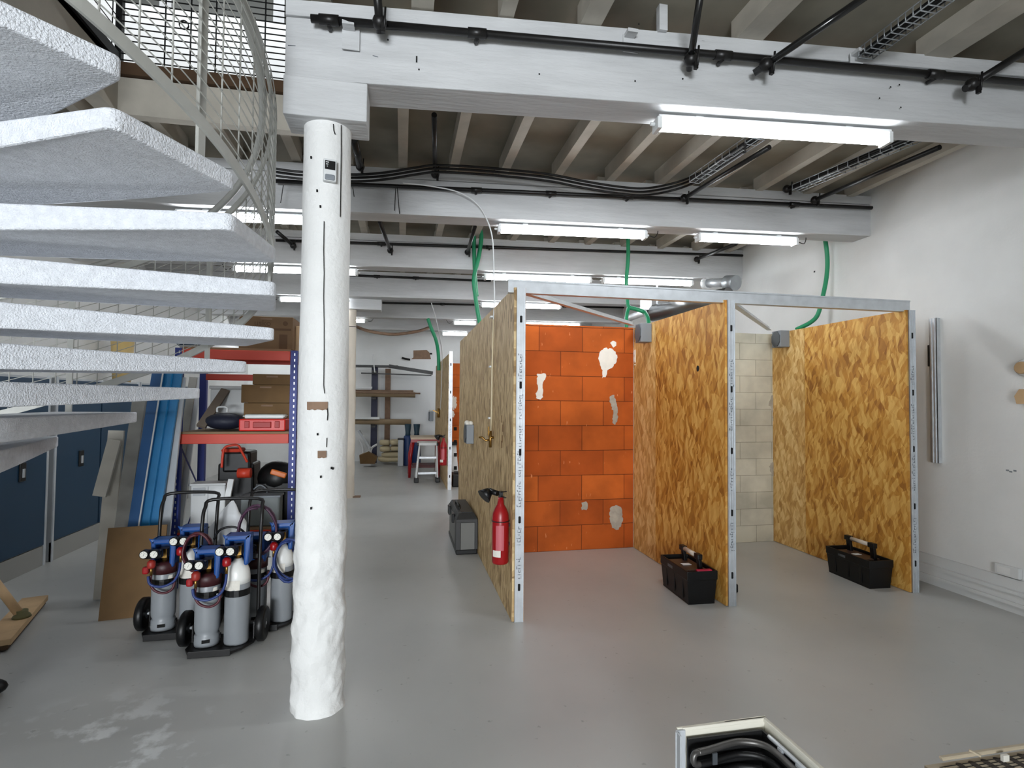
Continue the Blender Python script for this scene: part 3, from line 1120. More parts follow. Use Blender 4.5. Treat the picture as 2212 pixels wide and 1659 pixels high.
def stud(name, x0, x1, y, z1, parent, marks, holes):
    """C-shaped galvanised stud with oblong service holes and printed marking, web facing the camera"""
    m = MB()
    w = x1 - x0
    m.bx(x0, x1, y, y + .004, 0, z1)
    m.bx(x0, x0 + .006, y - .006, y + .05, 0, z1).bx(x1 - .006, x1, y - .006, y + .05, 0, z1)
    m.bx(x0 + w * .3, x0 + w * .36, y - .004, y, 0, z1).bx(x1 - w * .36, x1 - w * .3, y - .004, y, 0, z1)
    o = m.build(name, M_galv, parent)
    for z in holes:
        poly = []
        for k in range(16):
            a = 2 * PI * k / 16
            poly.append(((x0 + x1) / 2 + .0125 * math.cos(a), y - .0035, z + (.014 if math.sin(a) > 0 else -.014) + .0125 * math.sin(a)))
        MB().prism(poly, (0, .005, 0)).build('service_hole', M_hole, o)
    mk = MB()
    for za, zb in marks:
        z = za
        while z < zb:
            h = random.choice((.012, .016, .02))
            wd = random.choice((.008, .012, .016))
            xx = (x0 + x1) / 2 + random.uniform(-.006, .006)
            mk.bx(xx - wd, xx + wd, y - .0018, y, z, z + .004)
            if random.random() < .7:
                mk.bx(xx - wd, xx - wd + .004, y - .0018, y, z, z + h)
            if random.random() < .5:
                mk.bx(xx + wd - .004, xx + wd, y - .0018, y, z + .004, z + h)
            z += h + .006
    tag(mk.build('printed_marking', M_ink, o), 'small dark printed lettering')
    return o


def partition(x, y0, y1, ys, h, label, m1, m2, marks, holes, topang=True):
    """strand board partition: left face boards at x, stud at the front"""
    t = thing('booth_partition', (x + .05, (y0 + y1) / 2, 0), label, 'partition')
    yy = [y0 + .006] + ys + [y1]
    for q in range(len(yy) - 1):
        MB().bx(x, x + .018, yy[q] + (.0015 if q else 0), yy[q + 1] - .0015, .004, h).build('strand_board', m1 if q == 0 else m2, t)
    MB().bx(x + .072, x + .09, y0 + .006, y1, .004, h).build('strand_board', M_osb, t)
    stud('metal_stud', x + .019, x + .086, y0, h, t, marks, holes)
    MB().bx(x + .018, x + .072, y1 - .05, y1, 0, h).build('metal_stud', M_galvd, t)
    return t


HL = [onY(1117, p, 4.0).z for p in (689, 832, 977, 1123, 1269)]
ZL = lambda p: onY(1115, p, 4.0).z
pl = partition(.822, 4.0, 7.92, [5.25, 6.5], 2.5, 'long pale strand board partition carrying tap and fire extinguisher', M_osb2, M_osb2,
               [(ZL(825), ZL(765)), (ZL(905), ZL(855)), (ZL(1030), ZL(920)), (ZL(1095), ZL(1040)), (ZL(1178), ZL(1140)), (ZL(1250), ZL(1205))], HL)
HM = [onY(1578, p, 4.0).z for p in (709, 841, 974, 1108, 1243)]
ZM = lambda p: onY(1578, p, 4.0).z
pm = partition(2.585, 4.0, 5.8, [5.25], 2.485, 'golden strand board partition between the terracotta and pale block booths', M_osb, M_osb3,
               [(ZM(835), ZM(778)), (ZM(930), ZM(858)), (ZM(1060), ZM(1010)), (ZM(1190), ZM(1125))], HM)
HR = [onY(1966, p, 4.0).z for p in (725, 848, 970, 1094, 1218)]
ZR = lambda p: onY(1968, p, 4.0).z
pr = partition(4.362, 4.0, 5.8, [5.25], 2.475, 'golden strand board partition nearest the right wall', M_osb, M_osb3,
               [(ZR(830), ZR(790)), (ZR(950), ZR(875)), (ZR(1060), ZR(985)), (ZR(1195), ZR(1120))], HR)
# small bored hole and knot marks of the middle board
p = onX(1507, 796, 2.583)
poly = [(2.5835, p.y + .022 * math.cos(2 * PI * k / 14), p.z + .028 * math.sin(2 * PI * k / 14)) for k in range(14)]
MB().prism(poly, (.004, 0, 0)).build('bored_hole', M_hole, pm)

# back walls
wo = thing('block_wall', (1.75, 5.9, 0), 'orange terracotta block wall at the back of the first booth', 'wall')
MB().bx(.914, 2.582, 5.80, 6.0, 0, 2.49).build('blockwork', M_orange, wo)


def patch(pts, y, mm, parent, thick=.006, name='plaster_patch'):
    out = []
    for (a0, b0), (a1, b1) in zip(pts, pts[1:] + pts[:1]):
        k = max(1, int(math.hypot(a1 - a0, b1 - b0) / 3.5))
        for q in range(k):
            j = 0 if q == 0 else 1.6
            out.append((a0 + (a1 - a0) * q / k + random.uniform(-j, j), b0 + (b1 - b0) * q / k + random.uniform(-j, j)))
    P = [onY(a, b, y) for a, b in out]
    MB().prism(P, (0, thick, 0)).build(name, mm, parent)


def blob(cx, cy, rx, ry, n=26, jag=.25, drip=None):
    out = []
    for k in range(n):
        a = 2 * PI * k / n
        r = 1 + random.uniform(-jag, jag)
        out.append((cx + rx * r * math.cos(a), cy + ry * r * math.sin(a)))
    return out


YO = 5.796
patch([(1296, 760), (1305, 752), (1322, 753), (1330, 760), (1334, 772), (1330, 785), (1322, 795), (1312, 800), (1308, 815), (1301, 817), (1302, 800), (1296, 788), (1293, 772)], YO, M_foam, wo)
patch([(1318, 741), (1324, 736), (1331, 739), (1331, 747), (1325, 751)], YO, M_foam, wo)
patch([(1161, 807), (1175, 806), (1180, 812), (1175, 822), (1172, 838), (1173, 858), (1168, 863), (1158, 860), (1157, 850), (1162, 842), (1160, 825)], YO, M_foam, wo)
patch([(1318, 856), (1327, 853), (1330, 862), (1334, 880), (1334, 905), (1329, 918), (1323, 912), (1325, 890), (1318, 870)], YO, M_foamg, wo)
patch([(1320, 1095), (1330, 1091), (1341, 1095), (1344, 1108), (1346, 1122), (1341, 1138), (1332, 1145), (1322, 1140), (1318, 1125), (1316, 1108)], YO, M_foamg, wo)
patch([(1256, 1086), (1266, 1083), (1270, 1092), (1267, 1102), (1257, 1102)], YO, M_foamg, wo)
# ragged pale foam joint along the right end of the terracotta
pts = []
ys_ = list(range(722, 1184, 14))
for q in ys_:
    pts.append((1371 + random.uniform(-3, 3) + (q - 722) * -.001, q))
for q in ys_[::-1]:
    pts.append((1383, q))
patch(pts, 5.795, M_foam, wo, .02, 'foam_joint')
patch([(1371, 760), (1378, 748), (1386, 762), (1384, 785), (1376, 795), (1371, 780)], 5.74, M_foam, wo, .03)

wb = thing('block_wall', (3.5, 5.88, 0), 'pale cream block wall at the back of the right booth', 'wall')
MB().bx(2.68, 4.358, 5.775, 5.975, 0, 2.47).build('blockwork', M_block, wb)
patch(blob(1671, 872, 9, 16), 5.772, M_foamg, wb)
patch(blob(1672, 1012, 9, 17), 5.772, M_foamg, wb)
patch(blob(1674, 905, 5, 10), 5.772, M_foamg, wb)

# header channel over the studs and the diagonal braces
MB1 = MB()
x0, x1, y0, z0 = .78, 4.43, 4.03, 2.465
MB1.bx(x0, x1, y0 + .0, y0 + .004, z0, z0 + .10).bx(x0, x1, y0, y0 + .05, z0 + .097, z0 + .10).bx(x0, x1, y0, y0 + .05, z0, z0 + .003)
MB1.bx(x0, x1, y0 - .006, y0, z0 + .088, z0 + .10).bx(x0, x1, y0 - .006, y0, z0, z0 + .012)
tag(MB1.build('header_channel', M_galv), 'long grey metal channel lying across the tops of the booth fronts', 'metal channel')
for a, b, lb in ((Vector((.93, 4.11, 2.475)), onY(1366, 706, 5.72), 'thin metal brace slanting back over the terracotta booth'),
                 (Vector((2.72, 4.11, 2.475)), onY(1662, 720, 5.70), 'thin metal brace slanting back over the pale block booth')):
    b.z = 2.505
    m = MB()
    m.bar(a, b, .05, .004).bar(a + Vector((0, 0, .02)), b + Vector((0, 0, .02)), .004, .04)
    tag(m.build('brace_channel', M_galv), lb, 'metal brace', 'braces over the booths')
# folded metal bracket closing the corner of the middle partition top


def socket_box(x, px, py, w, h, d, label, foam, yfix=None):
    """grey surface socket box on the left face of a partition"""
    p = onX(px, py, x) if yfix is None else Vector((x, yfix, onY(px, py, yfix).z))
    t = thing('socket_box', p, label, 'socket box', 'grey socket boxes on the partitions')
    MB().bx(p.x - d, p.x, p.y - w / 2, p.y + w / 2, p.z - h / 2, p.z + h / 2).build('housing', M_greyp, t, .006)
    poly = []
    for k in range(8):
        a = PI / 8 + k * PI / 4
        poly.append((p.x - d - .012, p.y + w * .46 * math.cos(a) / math.cos(PI / 8), p.z + h * .46 * math.sin(a) / math.cos(PI / 8)))
    MB().prism(poly, (.013, 0, 0)).build('socket_cover', M_greyd, t, .004)
    m = MB()
    for k in range(3):
        m.bx(p.x - d * .8, p.x - d * .2, p.y + w / 2, p.y + w / 2 + .012, p.z - h * .3 + k * h * .25, p.z - h * .2 + k * h * .25)
    m.build('cable_gland', M_greyd, t)
    if foam:
        m = MB()
        for k in range(9):
            m.sphere((p.x - d * random.uniform(.25, .8), p.y + random.uniform(-.4, .4) * w, p.z + h / 2 + random.uniform(0, .02)), random.uniform(.02, .035), n=8, m=6)
        m.build('foam_lump', M_foam, t)
    return t


socket_box(.822, 1021, 937, .22, .22, .085, 'grey socket box with white foam on top, left of the tap', True)
socket_box(2.585, 1390, 720, .15, .20, .12, 'grey socket box at the top corner beside the terracotta wall', False, onX(1408, 720, 2.585).y + .075)
socket_box(4.362, 1690, 733, .15, .19, .12, 'grey socket box at the top corner beside the pale block wall', False, onX(1706, 733, 4.362).y + .075)

# tap with its pipe on the left partition
tp = thing('water_tap', onX(1054, 948, .822), 'small brass lever tap at the end of a thin pipe on the left partition', 'tap')
xx = .822 - .02
a = onX(1066, 690, xx)
b = onX(1060, 900, xx)
MB().tube([a, onX(1063, 800, xx), onX(1062, 890, xx), onX(1060, 935, xx)], .008, 8).build('supply_pipe', mat('pex_pipe', (206, 192, 160), .5), tp)
for k, (px, py) in enumerate(((1066, 685), (1064, 792), (1062, 903))):
    q = onX(px, py, .822)
    MB().bx(.79, .8215, q.y - .03, q.y + .03, q.z - .008, q.z + .008).build('pipe_clip', M_plast, tp)
q = onX(1059, 945, xx - .01)
MB().cyl(q + Vector((0, 0, .06)), q + Vector((0, 0, -.09)), .014, n=10).cyl(q, Vector((.8215, q.y, q.z)), .012, n=8).build('tap_body', M_brass, tp)
MB().tube([q + Vector((-.01, 0, -.02)), q + Vector((-.04, .01, -.03)), q + Vector((-.07, .02, .0)), q + Vector((-.10, .03, .0))], .010, 8).build('spout', M_brass, tp)
MB().bar(q + Vector((-.02, -.01, .02)), q + Vector((-.02, -.02, .10)), .012, .008).build('lever', M_brass, tp)
m = MB()
for px, py in ((1084, 905), (1086, 925), (1085, 948), (1083, 960)):
    q = onX(px, py, .8215)
    m.bx(.820, .8225, q.y - .01, q.y + .012, q.z - .03, q.z + .03)
tag(m.build('chipped_mark', mat('torn_board', (110, 76, 42), .9), pl), 'torn dark chips in the board')

# ------------------------------------------------------------------ fire extinguisher hung on the left partition


def extinguisher(x, y, zb, label, s=1.0):
    t = thing('fire_extinguisher', (x, y, zb), label, 'fire extinguisher')
    o = Vector((x, y, zb))
    R = .064 * s
    h = .445 * s
    MB().lathe([(R * .9, 0), (R, .012), (R, h * .76), (R * .93, h * .85), (R * .7, h * .93), (R * .4, h), (R * .33, h * 1.12)], o, 24).build('cylinder', M_red, t)
    MB().bx(x - .014, x + .014, y - .016, y + .016, zb + h * 1.1, zb + h * 1.22).build('valve', M_blackm, t)
    m = MB()
    m.bar(o + Vector((0, 0, h * 1.2)), o + Vector((.02, -.10, h * 1.25)), .016, .007).bar(o + Vector((0, 0, h * 1.14)), o + Vector((.02, -.09, h * 1.14)), .014, .006)
    m.build('handle', M_blackm, t)
    # discharge horn pointing up to the left
    a = o + Vector((-.02, .03, h * 1.17))
    MB().tube([a, a + Vector((-.05, .07, .01))], [.02, .024], 12).tube([a + Vector((-.05, .07, .01)), a + Vector((-.10, .05, -.03))], [.03, .062], 18).build('discharge_horn', M_black, t)
    pts = [o + Vector((-R * .2, -R - .004, h * .66)), o + Vector((0, -R - .012, h * .68)), o + Vector((R * .25, -R - .012, h * .6)), o + Vector((R * .3, -R - .01, h * .35)), o + Vector((R * .35, -R - .008, h * .28))]
    m = MB()
    vs, fs = [], []
    for j in range(2):
        for k in range(9):
            a = math.radians(180 + 48 + k * 7)
            vs.append(o + Vector((math.cos(a) * (R + .0015), math.sin(a) * (R + .0015), h * (.24, .66)[j])))
    for k in range(8):
        fs.append((k, k + 1, k + 10, k + 9))
    tag(MB().add(vs, fs).build('instruction_label', mat('label_pink_red', (186, 92, 100), .5), t), 'pale red printed label')
    vs = []
    for j in range(2):
        for k in range(6):
            a = math.radians(180 + 22 + k * 12)
            vs.append(o + Vector((math.cos(a) * (R + .002), math.sin(a) * (R + .002), h * (.13, .24)[j])))
    fs = [(k, k + 1, k + 7, k + 6) for k in range(5)]
    tag(MB().add(vs, fs).build('paper_tag', M_foam, t), 'white paper inspection tag')
    m = MB()
    for z in (.62, .30):
        m.bx(x + R * .6, .8215, y - .02, y + .02, zb + h * z, zb + h * z + .02)
    m.build('wall_bracket', M_blackm, t)
    MB().tube([o + Vector((math.cos(2 * PI * k / 20) * (R + .002), math.sin(2 * PI * k / 20) * (R + .002), h * .72)) for k in range(20)], .004, 6, closed=True).build('strap', M_blackm, t)
    return t


pe0, pe1 = onX(1083, 1221, .75), onX(1078, 1080, .75)
extinguisher(.752, (pe0.y + pe1.y) / 2, pe0.z, 'red fire extinguisher hung low on the left partition beside the front stud', 1.0)
# ================================================================== TOOL BOXES AND CASES


def toolbox(loc, rz, L, W, Hh, label, lid, handle_up, red=False):
    """black open-topped tool tote: L along local y, W along local x"""
    t = thing('toolbox', (0, 0, 0), label, 'toolbox')
    m = MB()
    b, tp_ = .90, 1.0
    vs = []
    for (f, z) in ((b, 0), (b, .02), (1.0, Hh * .72), (1.04, Hh * .74), (1.04, Hh)):
        for sx_, sy_ in ((-1, -1), (1, -1), (1, 1), (-1, 1)):
            vs.append((sx_ * W / 2 * f, sy_ * L / 2 * (f + (1 - f) * .5), z))
    for sx_, sy_ in ((-1, -1), (1, -1), (1, 1), (-1, 1)):
        vs.append((sx_ * W / 2 * .94, sy_ * L / 2 * .96, Hh))
    for sx_, sy_ in ((-1, -1), (1, -1), (1, 1), (-1, 1)):
        vs.append((sx_ * W / 2 * .9, sy_ * L / 2 * .94, Hh * .75))
    fs = [(3, 2, 1, 0)]
    for r in range(6):
        for k in range(4):
            k2 = (k + 1) % 4
            fs.append((r * 4 + k, r * 4 + k2, r * 4 + 4 + k2, r * 4 + 4 + k))
    fs.append((24, 25, 26, 27))
    m.add(vs, fs)
    for sx_ in (-1, 1):
        for q in (-.3, 0, .3):
            m.bx(sx_ * W * .475, sx_ * W * .5, q * L - .012, q * L + .012, .03, Hh * .7)
    m.build('body', M_black, t, .008)
    if lid:
        mm = MB()
        mm.bx(-W * .4, W * .4, -L * .30, L * .36, Hh * .86, Hh * .93)
        mm.build('lid', mat('smoky_lid_' + lid, (66, 50, 44), .35), t, .012)
        MB().bx(-W * .52, -W * .46, -.05 + L * .12, .05 + L * .12, Hh * .78, Hh * .9).build('latch', M_greyp, t, .004)
        MB().bx(-W * .2, W * .1, -.02, .03, Hh * .935, Hh * .945).build('sticker', M_plast, t)
    else:
        mm = MB()
        mm.bx(-W * .45, W * .45, -L * .46, L * .46, Hh * .80, Hh * .84)
        mm.build('tray', M_blackm, t)
    # raised handle with two arms
    hh = Hh + handle_up
    g = L * .27
    for q in (-1, 1):
        m = MB()
        m.bar((W * .18, q * g, Hh * .8), (W * .10, q * g, hh + .012), .05, .03, up=(1, 0, 0))
        m.bx(W * .10 - .022, W * .10 + .022, q * g - .035, q * g + .035, hh - .02, hh + .025)
        m.build('handle_arm', M_black, t, .006)
    MB().tube([(W * .10, -g + .035, hh + .002), (W * .10, g - .035, hh + .002)], .019, 12).build('handle_grip', mat('grip_grey_' + (lid or 'n'), (196, 184, 170), .4), t)
    if red:
        MB().bx(-W * .15, W * .35, -L * .5, -L * .42, Hh * .95, Hh * 1.03).build('red_latch', mat('crimson_plastic', (160, 24, 56), .4), t, .006)
    t.location = loc
    t.rotation_euler = (0, 0, rz)
    return t


toolbox((2.425, 4.32, 0), -.04, .50, .255, .27, 'open black toolbox with red catch and pale handle beside the middle partition', 'a', .085, True)
toolbox((4.205, 4.39, 0), -.04, .52, .235, .25, 'closed black toolbox with grey bar handle beside the right partition', 'b', .10)

# feet of a step ladder standing behind the middle partition
t = thing('step_ladder', (2.8, 4.35, 0), 'white step ladder hidden behind the middle stud, black foot showing', 'ladder')
for dx, dy, n_ in ((0, 0, 0), (0, .42, 1)):
    MB().bar((2.835, 4.30 + dy, .03), (2.74, 4.45 + dy * .6, 1.2), .03, .055).build('stile', M_plast, t)
    MB().bx(2.785, 2.875, 4.265 + dy, 4.335 + dy, 0, .075).build('foot', M_black, t, .012)
for z in (.28, .55, .82):
    f = z / 1.2
    MB().bx(2.80 - f * .09, 2.84 - f * .09, 4.31 + f * .15, 4.70, z, z + .03).build('tread', M_galv, t)

# grey tool case standing at the outside of the left partition
t = thing('tool_case', (.70, 6.35, 0), 'grey and black tool case on the floor against the left partition', 'tool case')
x0, x1, y0, y1, h = .585, .815, 5.83, 6.75, .43
MB().bx(x0, x1, y0, y1, .0, .05).build('base', M_black, t, .01)
MB().bx(x0 + .008, x1 - .008, y0 + .008, y1 - .008, .045, .335).build('body', mat('case_grey', (104, 104, 100), .5), t, .008)
m = MB()
m.bx(x0 - .004, x1 + .003, y0 - .004, y1 + .004, .335, .375)
m.bx(x0 - .006, x0 + .05, y0 - .006, y0 + .08, .05, .345).bx(x1 - .03, x1 + .004, y0 - .006, y0 + .03, .05, .345)
P = [(x0, y0, .372), (x1, y0, .372), (x1 - .03, y0 + .05, h), (x0 + .03, y0 + .05, h)]
Q = [(x0, y1, .372), (x1, y1, .372), (x1 - .03, y1 - .05, h), (x0 + .03, y1 - .05, h)]
m.add(P + Q, [(0, 1, 2, 3), (7, 6, 5, 4), (0, 4, 5, 1), (1, 5, 6, 2), (2, 6, 7, 3), (3, 7, 4, 0)])
m.build('lid', mat('case_dark', (44, 44, 44), .5), t, .006)
MB().tube([(x0 + .06, 6.1, h - .005), (x0 + .06, 6.12, h + .035), (x0 + .06, 6.42, h + .035), (x0 + .06, 6.44, h - .005)], .014, 8).build('handle', M_black, t)
MB().bx(x0 - .03, x0 - .003, 6.0, 6.12, .30, .40).build('latch', M_black, t, .006)
MB().bx(x0 - .03, x0 - .003, 6.44, 6.56, .30, .40).build('latch', M_black, t, .006)
MB().bx(x0 + .06, x1 - .05, y0 + .06, y0 + .26, h - .001, h + .008).build('recess', M_black, t)

# ================================================================== WELDING TROLLEYS WITH GAS CYLINDERS


def trolley(loc, rz, label):
    t = thing('cylinder_trolley', (0, 0, 0), label, 'trolley', 'cylinder trolleys')
    m = MB()
    m.prism([(-.155, -.145, .012), (.095, -.145, .012), (.15, -.10, .012), (.2, .0, .012), (.2, .15, .012), (-.2, .15, .012), (-.2, -.06, .012)], (0, 0, .016))
    m.bx(-.155, .095, -.151, -.145, .002, .045)
    m.build('base_plate', M_blackm, t, .003)
    # tube frame rising behind the cylinders into a bent push handle
    pts = [(-.19, .14, .03), (-.19, .15, .5), (-.19, .17, .79), (-.185, .20, .88), (-.15, .235, .93), (.15, .235, .93), (.185, .20, .88), (.19, .17, .79), (.19, .14, .5), (.19, .135, .03)]
    MB().tube(smooth_path(pts, 4), .0125, 8).build('frame', M_blackm, t)
    MB().bar((-.19, .15, .55), (.19, .15, .55), .02, .03).build('cross_bar', M_blackm, t)
    for s in (-1, 1):
        x = s * .236
        MB().bx(s * .188 - .004, s * .188 + .004, .03, .09, .028, .14).build('wheel_bracket', M_blackm, t)
        MB().cyl((s * .184, .06, .115), (s * .262, .06, .115), .011, n=8).build('axle', M_galv, t)
        R = Matrix.Rotation(PI / 2, 3, 'Y')
        w = MB().lathe([(.068, -.02), (.103, -.026), (.113, -.016), (.113, .016), (.103, .026), (.068, .02)], (x, .06, .115), 26, R).build('wheel', M_black, t)
        MB().lathe([(.013, -.024), (.068, -.012), (.068, .012), (.013, .024)], (x, .06, .115), 18, R).build('hub', M_greyd, w)
    # strap clasping both cylinders
    m = MB()
    for cx, r in ((-.09, .078), (.09, .078)):
        path = [(cx + (r + .003) * math.cos(a), .0 + (r + .003) * math.sin(a), .365) for a in [math.radians(q) for q in range(-190, 11, 20)]]
        for a, b in zip(path[:-1], path[1:]):
            m.bar(a, b, .003, .042)
    m.bx(-.011, .011, -.05, -.035, .34, .40)
    m.build('strap', M_black, t)
    MB().bx(-.02, .006, -.064, -.051, .355, .37).build('strap_buckle', M_galv, t)
    t.location = loc
    t.rotation_euler = (0, 0, rz)
    return t


def gas_cylinder(kind, lab, loc, rz):
    t = thing('gas_cylinder', (0, 0, 0), lab, 'gas cylinder', 'gas cylinders on the trolleys')
    r = .0765
    if kind == 'short':
        H = .44
        MB().lathe([(r * .97, .0), (r * 1.0, .02), (r * .98, .065), (r * .86, .075), (r * .98, .10), (r, .13), (r, H - .1), (r * .94, H - .04), (r * .7, H), (r * .3, H + .03)], (0, 0, 0), 28).build('body', M_cyl, t)
        MB().lathe([(.079, H - .05), (.079, H + .01), (.06, H + .03)], (0, 0, 0), 24).build('collar', mat_dr, t)
        m = MB()
        for k in range(4):
            a = -PI / 2 + .2 + k * PI / 2
            c = Vector((math.cos(a) * r * .985, math.sin(a) * r * .985, .042))
            m.box(c, (.012, .045, .02), rotz(a))
        m.build('foot_slot', M_hole, t)
        m = MB()
        vs = []
        for j in range(2):
            for k in range(4):
                a = math.radians(-60 + k * 10)
                vs.append((math.cos(a) * (r + .001), math.sin(a) * (r + .001), (H - .125, H - .06)[j]))
        tag(m.add(vs[:8], [(0, 1, 5), (1, 2, 6, 5), (2, 3, 7, 6)]).build('warning_label', M_foam, t), 'white pointed sticker')
        zt_ = H + .02
    else:
        H = .45
        MB().lathe([(r * .96, 0), (r, .012), (r, H - .06), (r, H - .055)], (0, 0, 0), 28).build('body', M_cyl, t)
        MB().lathe([(r * 1.002, H - .058), (r, H - .02), (r * .93, H + .02), (r * .75, H + .055), (r * .45, H + .08), (r * .3, H + .10)], (0, 0, 0), 28).build('shoulder', M_cylw, t)
        m = MB()
        vs = []
        for j in range(2):
            for k in range(8):
                a = math.radians(-150 + k * 12)
                vs.append((math.cos(a) * (r + .001), math.sin(a) * (r + .001), (H - .105 - .015 * math.sin(k), H - .03)[j]))
        tag(m.add(vs, [(k, k + 1, k + 9, k + 8) for k in range(7)]).build('warning_label', M_foam, t), 'white label wrapped round the shoulder')
        zt_ = H + .09
    # blue valve guard: a rounded hoop open at the front
    m = MB()
    za, zb = zt_ - .03, zt_ + .165
    m.bx(-.074, -.044, -.05, .07, za, zb).bx(.044, .074, -.05, .07, za, zb).bx(-.074, .074, -.05, .07, zb - .035, zb).bx(-.074, .074, .045, .07, za, zb)
    m.build('valve_guard', M_bluev, t, .012)
    MB().cyl((0, 0, zt_ - .01), (0, 0, zt_ + .10), .018, n=12).bx(-.03, .03, -.05, .02, zt_ + .04, zt_ + .1).build('valve', M_brass, t)
    zr = zt_ + .085
    rg = MB()
    rg.box((-.035, -.11, zr), (.125, .045, .062)).cyl((-.035, -.09, zr), (0, -.01, zr - .02), .018, n=10)
    reg = rg.build('regulator', M_black, t, .015)
    for x in (-.066, -.004):
        o = (x, -.152, zr + .012)
        R = Matrix.Rotation(PI / 2, 3, 'X')
        g = MB().lathe([(.029, -.018), (.029, .016), (.024, .019)], o, 22, R).build('gauge', M_black, reg)
        MB().lathe([(.0232, .0), (.0232, .002)], (x, -.171, zr + .012), 20, R).build('gauge_face', mat_face, reg)
        mk = MB()
        mk.bar((x - .002, -.1735, zr + .004), (x + (.009 if x > -.03 else .006), -.1735, zr + .024), .0035, .001)
        for k in range(7):
            a = math.radians(-40 + k * 43)
            mk.box((x + .018 * math.cos(a), -.1735, zr + .012 + .018 * math.sin(a)), (.004, .001, .0018), Matrix.Rotation(-a, 3, 'Y'))
        mk.build('gauge_needle', M_black, reg)
    MB().lathe([(.022, -.01), (.026, .0), (.026, .03), (.012, .045)], (-.035, -.125, zr - .08), 14).build('adjusting_knob', M_red if kind == 'tall' else mat_rk, reg)
    MB().cyl((-.035, -.125, zr - .14), (-.035, -.125, zr - .08), .009, n=8).build('hose_nipple', M_brass, reg)
    b = Vector((-.035, -.125, zr - .14))
    s = 1 if kind == 'short' else -1
    if kind == 'short':
        pts = [b, b + Vector((.0, -.008, -.05)), b + Vector((.03, -.012, -.10)), b + Vector((.09, -.014, -.12)), b + Vector((.14, -.012, -.09)), b + Vector((.15, .0, -.02))]
    else:
        pts = [b, b + Vector((.0, -.024, -.06)), b + Vector((-.03, -.028, -.12)), b + Vector((-.10, -.034, -.15)), b + Vector((-.17, -.034, -.13)), b + Vector((-.19, -.02, -.08))]
    MB().tube(smooth_path(pts, 6), .0085, 7).build('hose', mat_hr if kind == 'short' else mat_hb, t)
    if kind == 'short':
        MB().box((-.075, -.105, zr - .11), (.04, .04, .05)).build('flashback_arrestor', M_red, t, .012)
    t.location = loc
    t.rotation_euler = (0, 0, rz)
    return t


mat_dr = mat('dark_red_collar', (58, 20, 24), .5)
mat_face = mat('gauge_face_white', (226, 224, 214), .5)
mat_hr = mat('red_rubber_hose', (78, 28, 38), .5)
mat_hb = mat('blue_rubber_hose', (30, 52, 110), .5)
mat_rk = mat('rust_red_knob', (150, 40, 30), .5)


def hang_coil(c, r, mm, label, tilt=.2, turns=3, name='hose_coil'):
    pts = []
    for k in range(turns * 20 + 1):
        a = k / 20 * 2 * PI
        pts.append(Vector(c) + Vector((r * math.sin(a) * .75, .02 * math.sin(a * 1.3 + k * .1) + .008 * k / 20, r * math.cos(a) * (1.0 + .08 * math.sin(k * .7)))))
    return tag(MB().tube(pts, .0085, 6).build(name, mm), label, 'hose', 'hose coils on the trolleys')


def rig(loc, rz, lt, ls, ll):
    trolley(loc, rz, lt)
    R = rotz(rz)
    a = Vector(loc) + R @ Vector((-.09, 0, .03))
    b = Vector(loc) + R @ Vector((.09, 0, .03))
    gas_cylinder('short', ls, a, rz)
    gas_cylinder('tall', ll, b, rz)


rig((-1.145, 3.955, 0), .0, 'front cylinder trolley with bent black push handle and wheel at right', 'shorter grey gas cylinder with slotted foot on the front trolley', 'tall white-shouldered gas cylinder on the front trolley, fullest in view')
rig((-1.53, 4.275, 0), .0, 'cylinder trolley behind at the left, next to the cardboard sheet', 'shorter grey gas cylinder on the left trolley, beside the cardboard sheet', 'white-shouldered gas cylinder on the left trolley, half hidden')
rig((-.935, 4.30, 0), .0, 'cylinder trolley behind at the right, partly hidden by the front column', 'grey gas cylinder on the right trolley, mostly hidden behind a wheel', 'white-shouldered gas cylinder on the right trolley, close to the front column')
hang_coil((-1.0, 4.20, .70), .17, mat('maroon_hose', (70, 40, 62), .5), 'dark purple hose coil hanging at the right side of the front trolley')
p = onY(625, 1220, 4.1)
hang_coil((-.76, 4.12, .50), .14, mat_hb, 'dark blue hose coil on the right trolley near the front column')
hang_coil((-1.345, 4.07, .60), .12, mat_hr, 'dark red hose coil between the left and front trolleys')
pts = [onY(462, 1165, 4.3), onY(475, 1145, 4.3), onY(500, 1138, 4.3), onY(522, 1145, 4.3), onY(534, 1160, 4.3)]
cable('black_hose', pts, .008, M_black, 'black hose arching in front of the white crumpled sack', 'hose')

# cardboard sheet, boards and long profiles leaning at the left
P = [onZ(214, 1342, .0), onZ(330, 1328, .0)]
a, b = Vector((-2.16, 4.56, 0)), Vector((-1.78, 4.62, 0))
up = Vector((.0, .10, .655))
tag(MB().prism([a, b, b + up + Vector((.0, 0, .0)), a + up], Vector((0, .012, 0))).build('cardboard_sheet', M_card), 'brown cardboard sheet standing on the floor left of the trolleys', 'cardboard')


def plank(px0, y0, px1, y1, w, th, mm, label, name, group=None, cat='board', ground=True):
    """flat board leaning from a floor pixel to an upper pixel"""
    a, b = onY(px0[0], px0[1], y0), onY(px1[0], px1[1], y1)
    if ground:
        a = a + (b - a) * ((.006 - a.z) / (b.z - a.z))
    return tag(MB().bar(a, b, w, th, up=(0, -1, 0)).build(name, mm), label, cat, group)


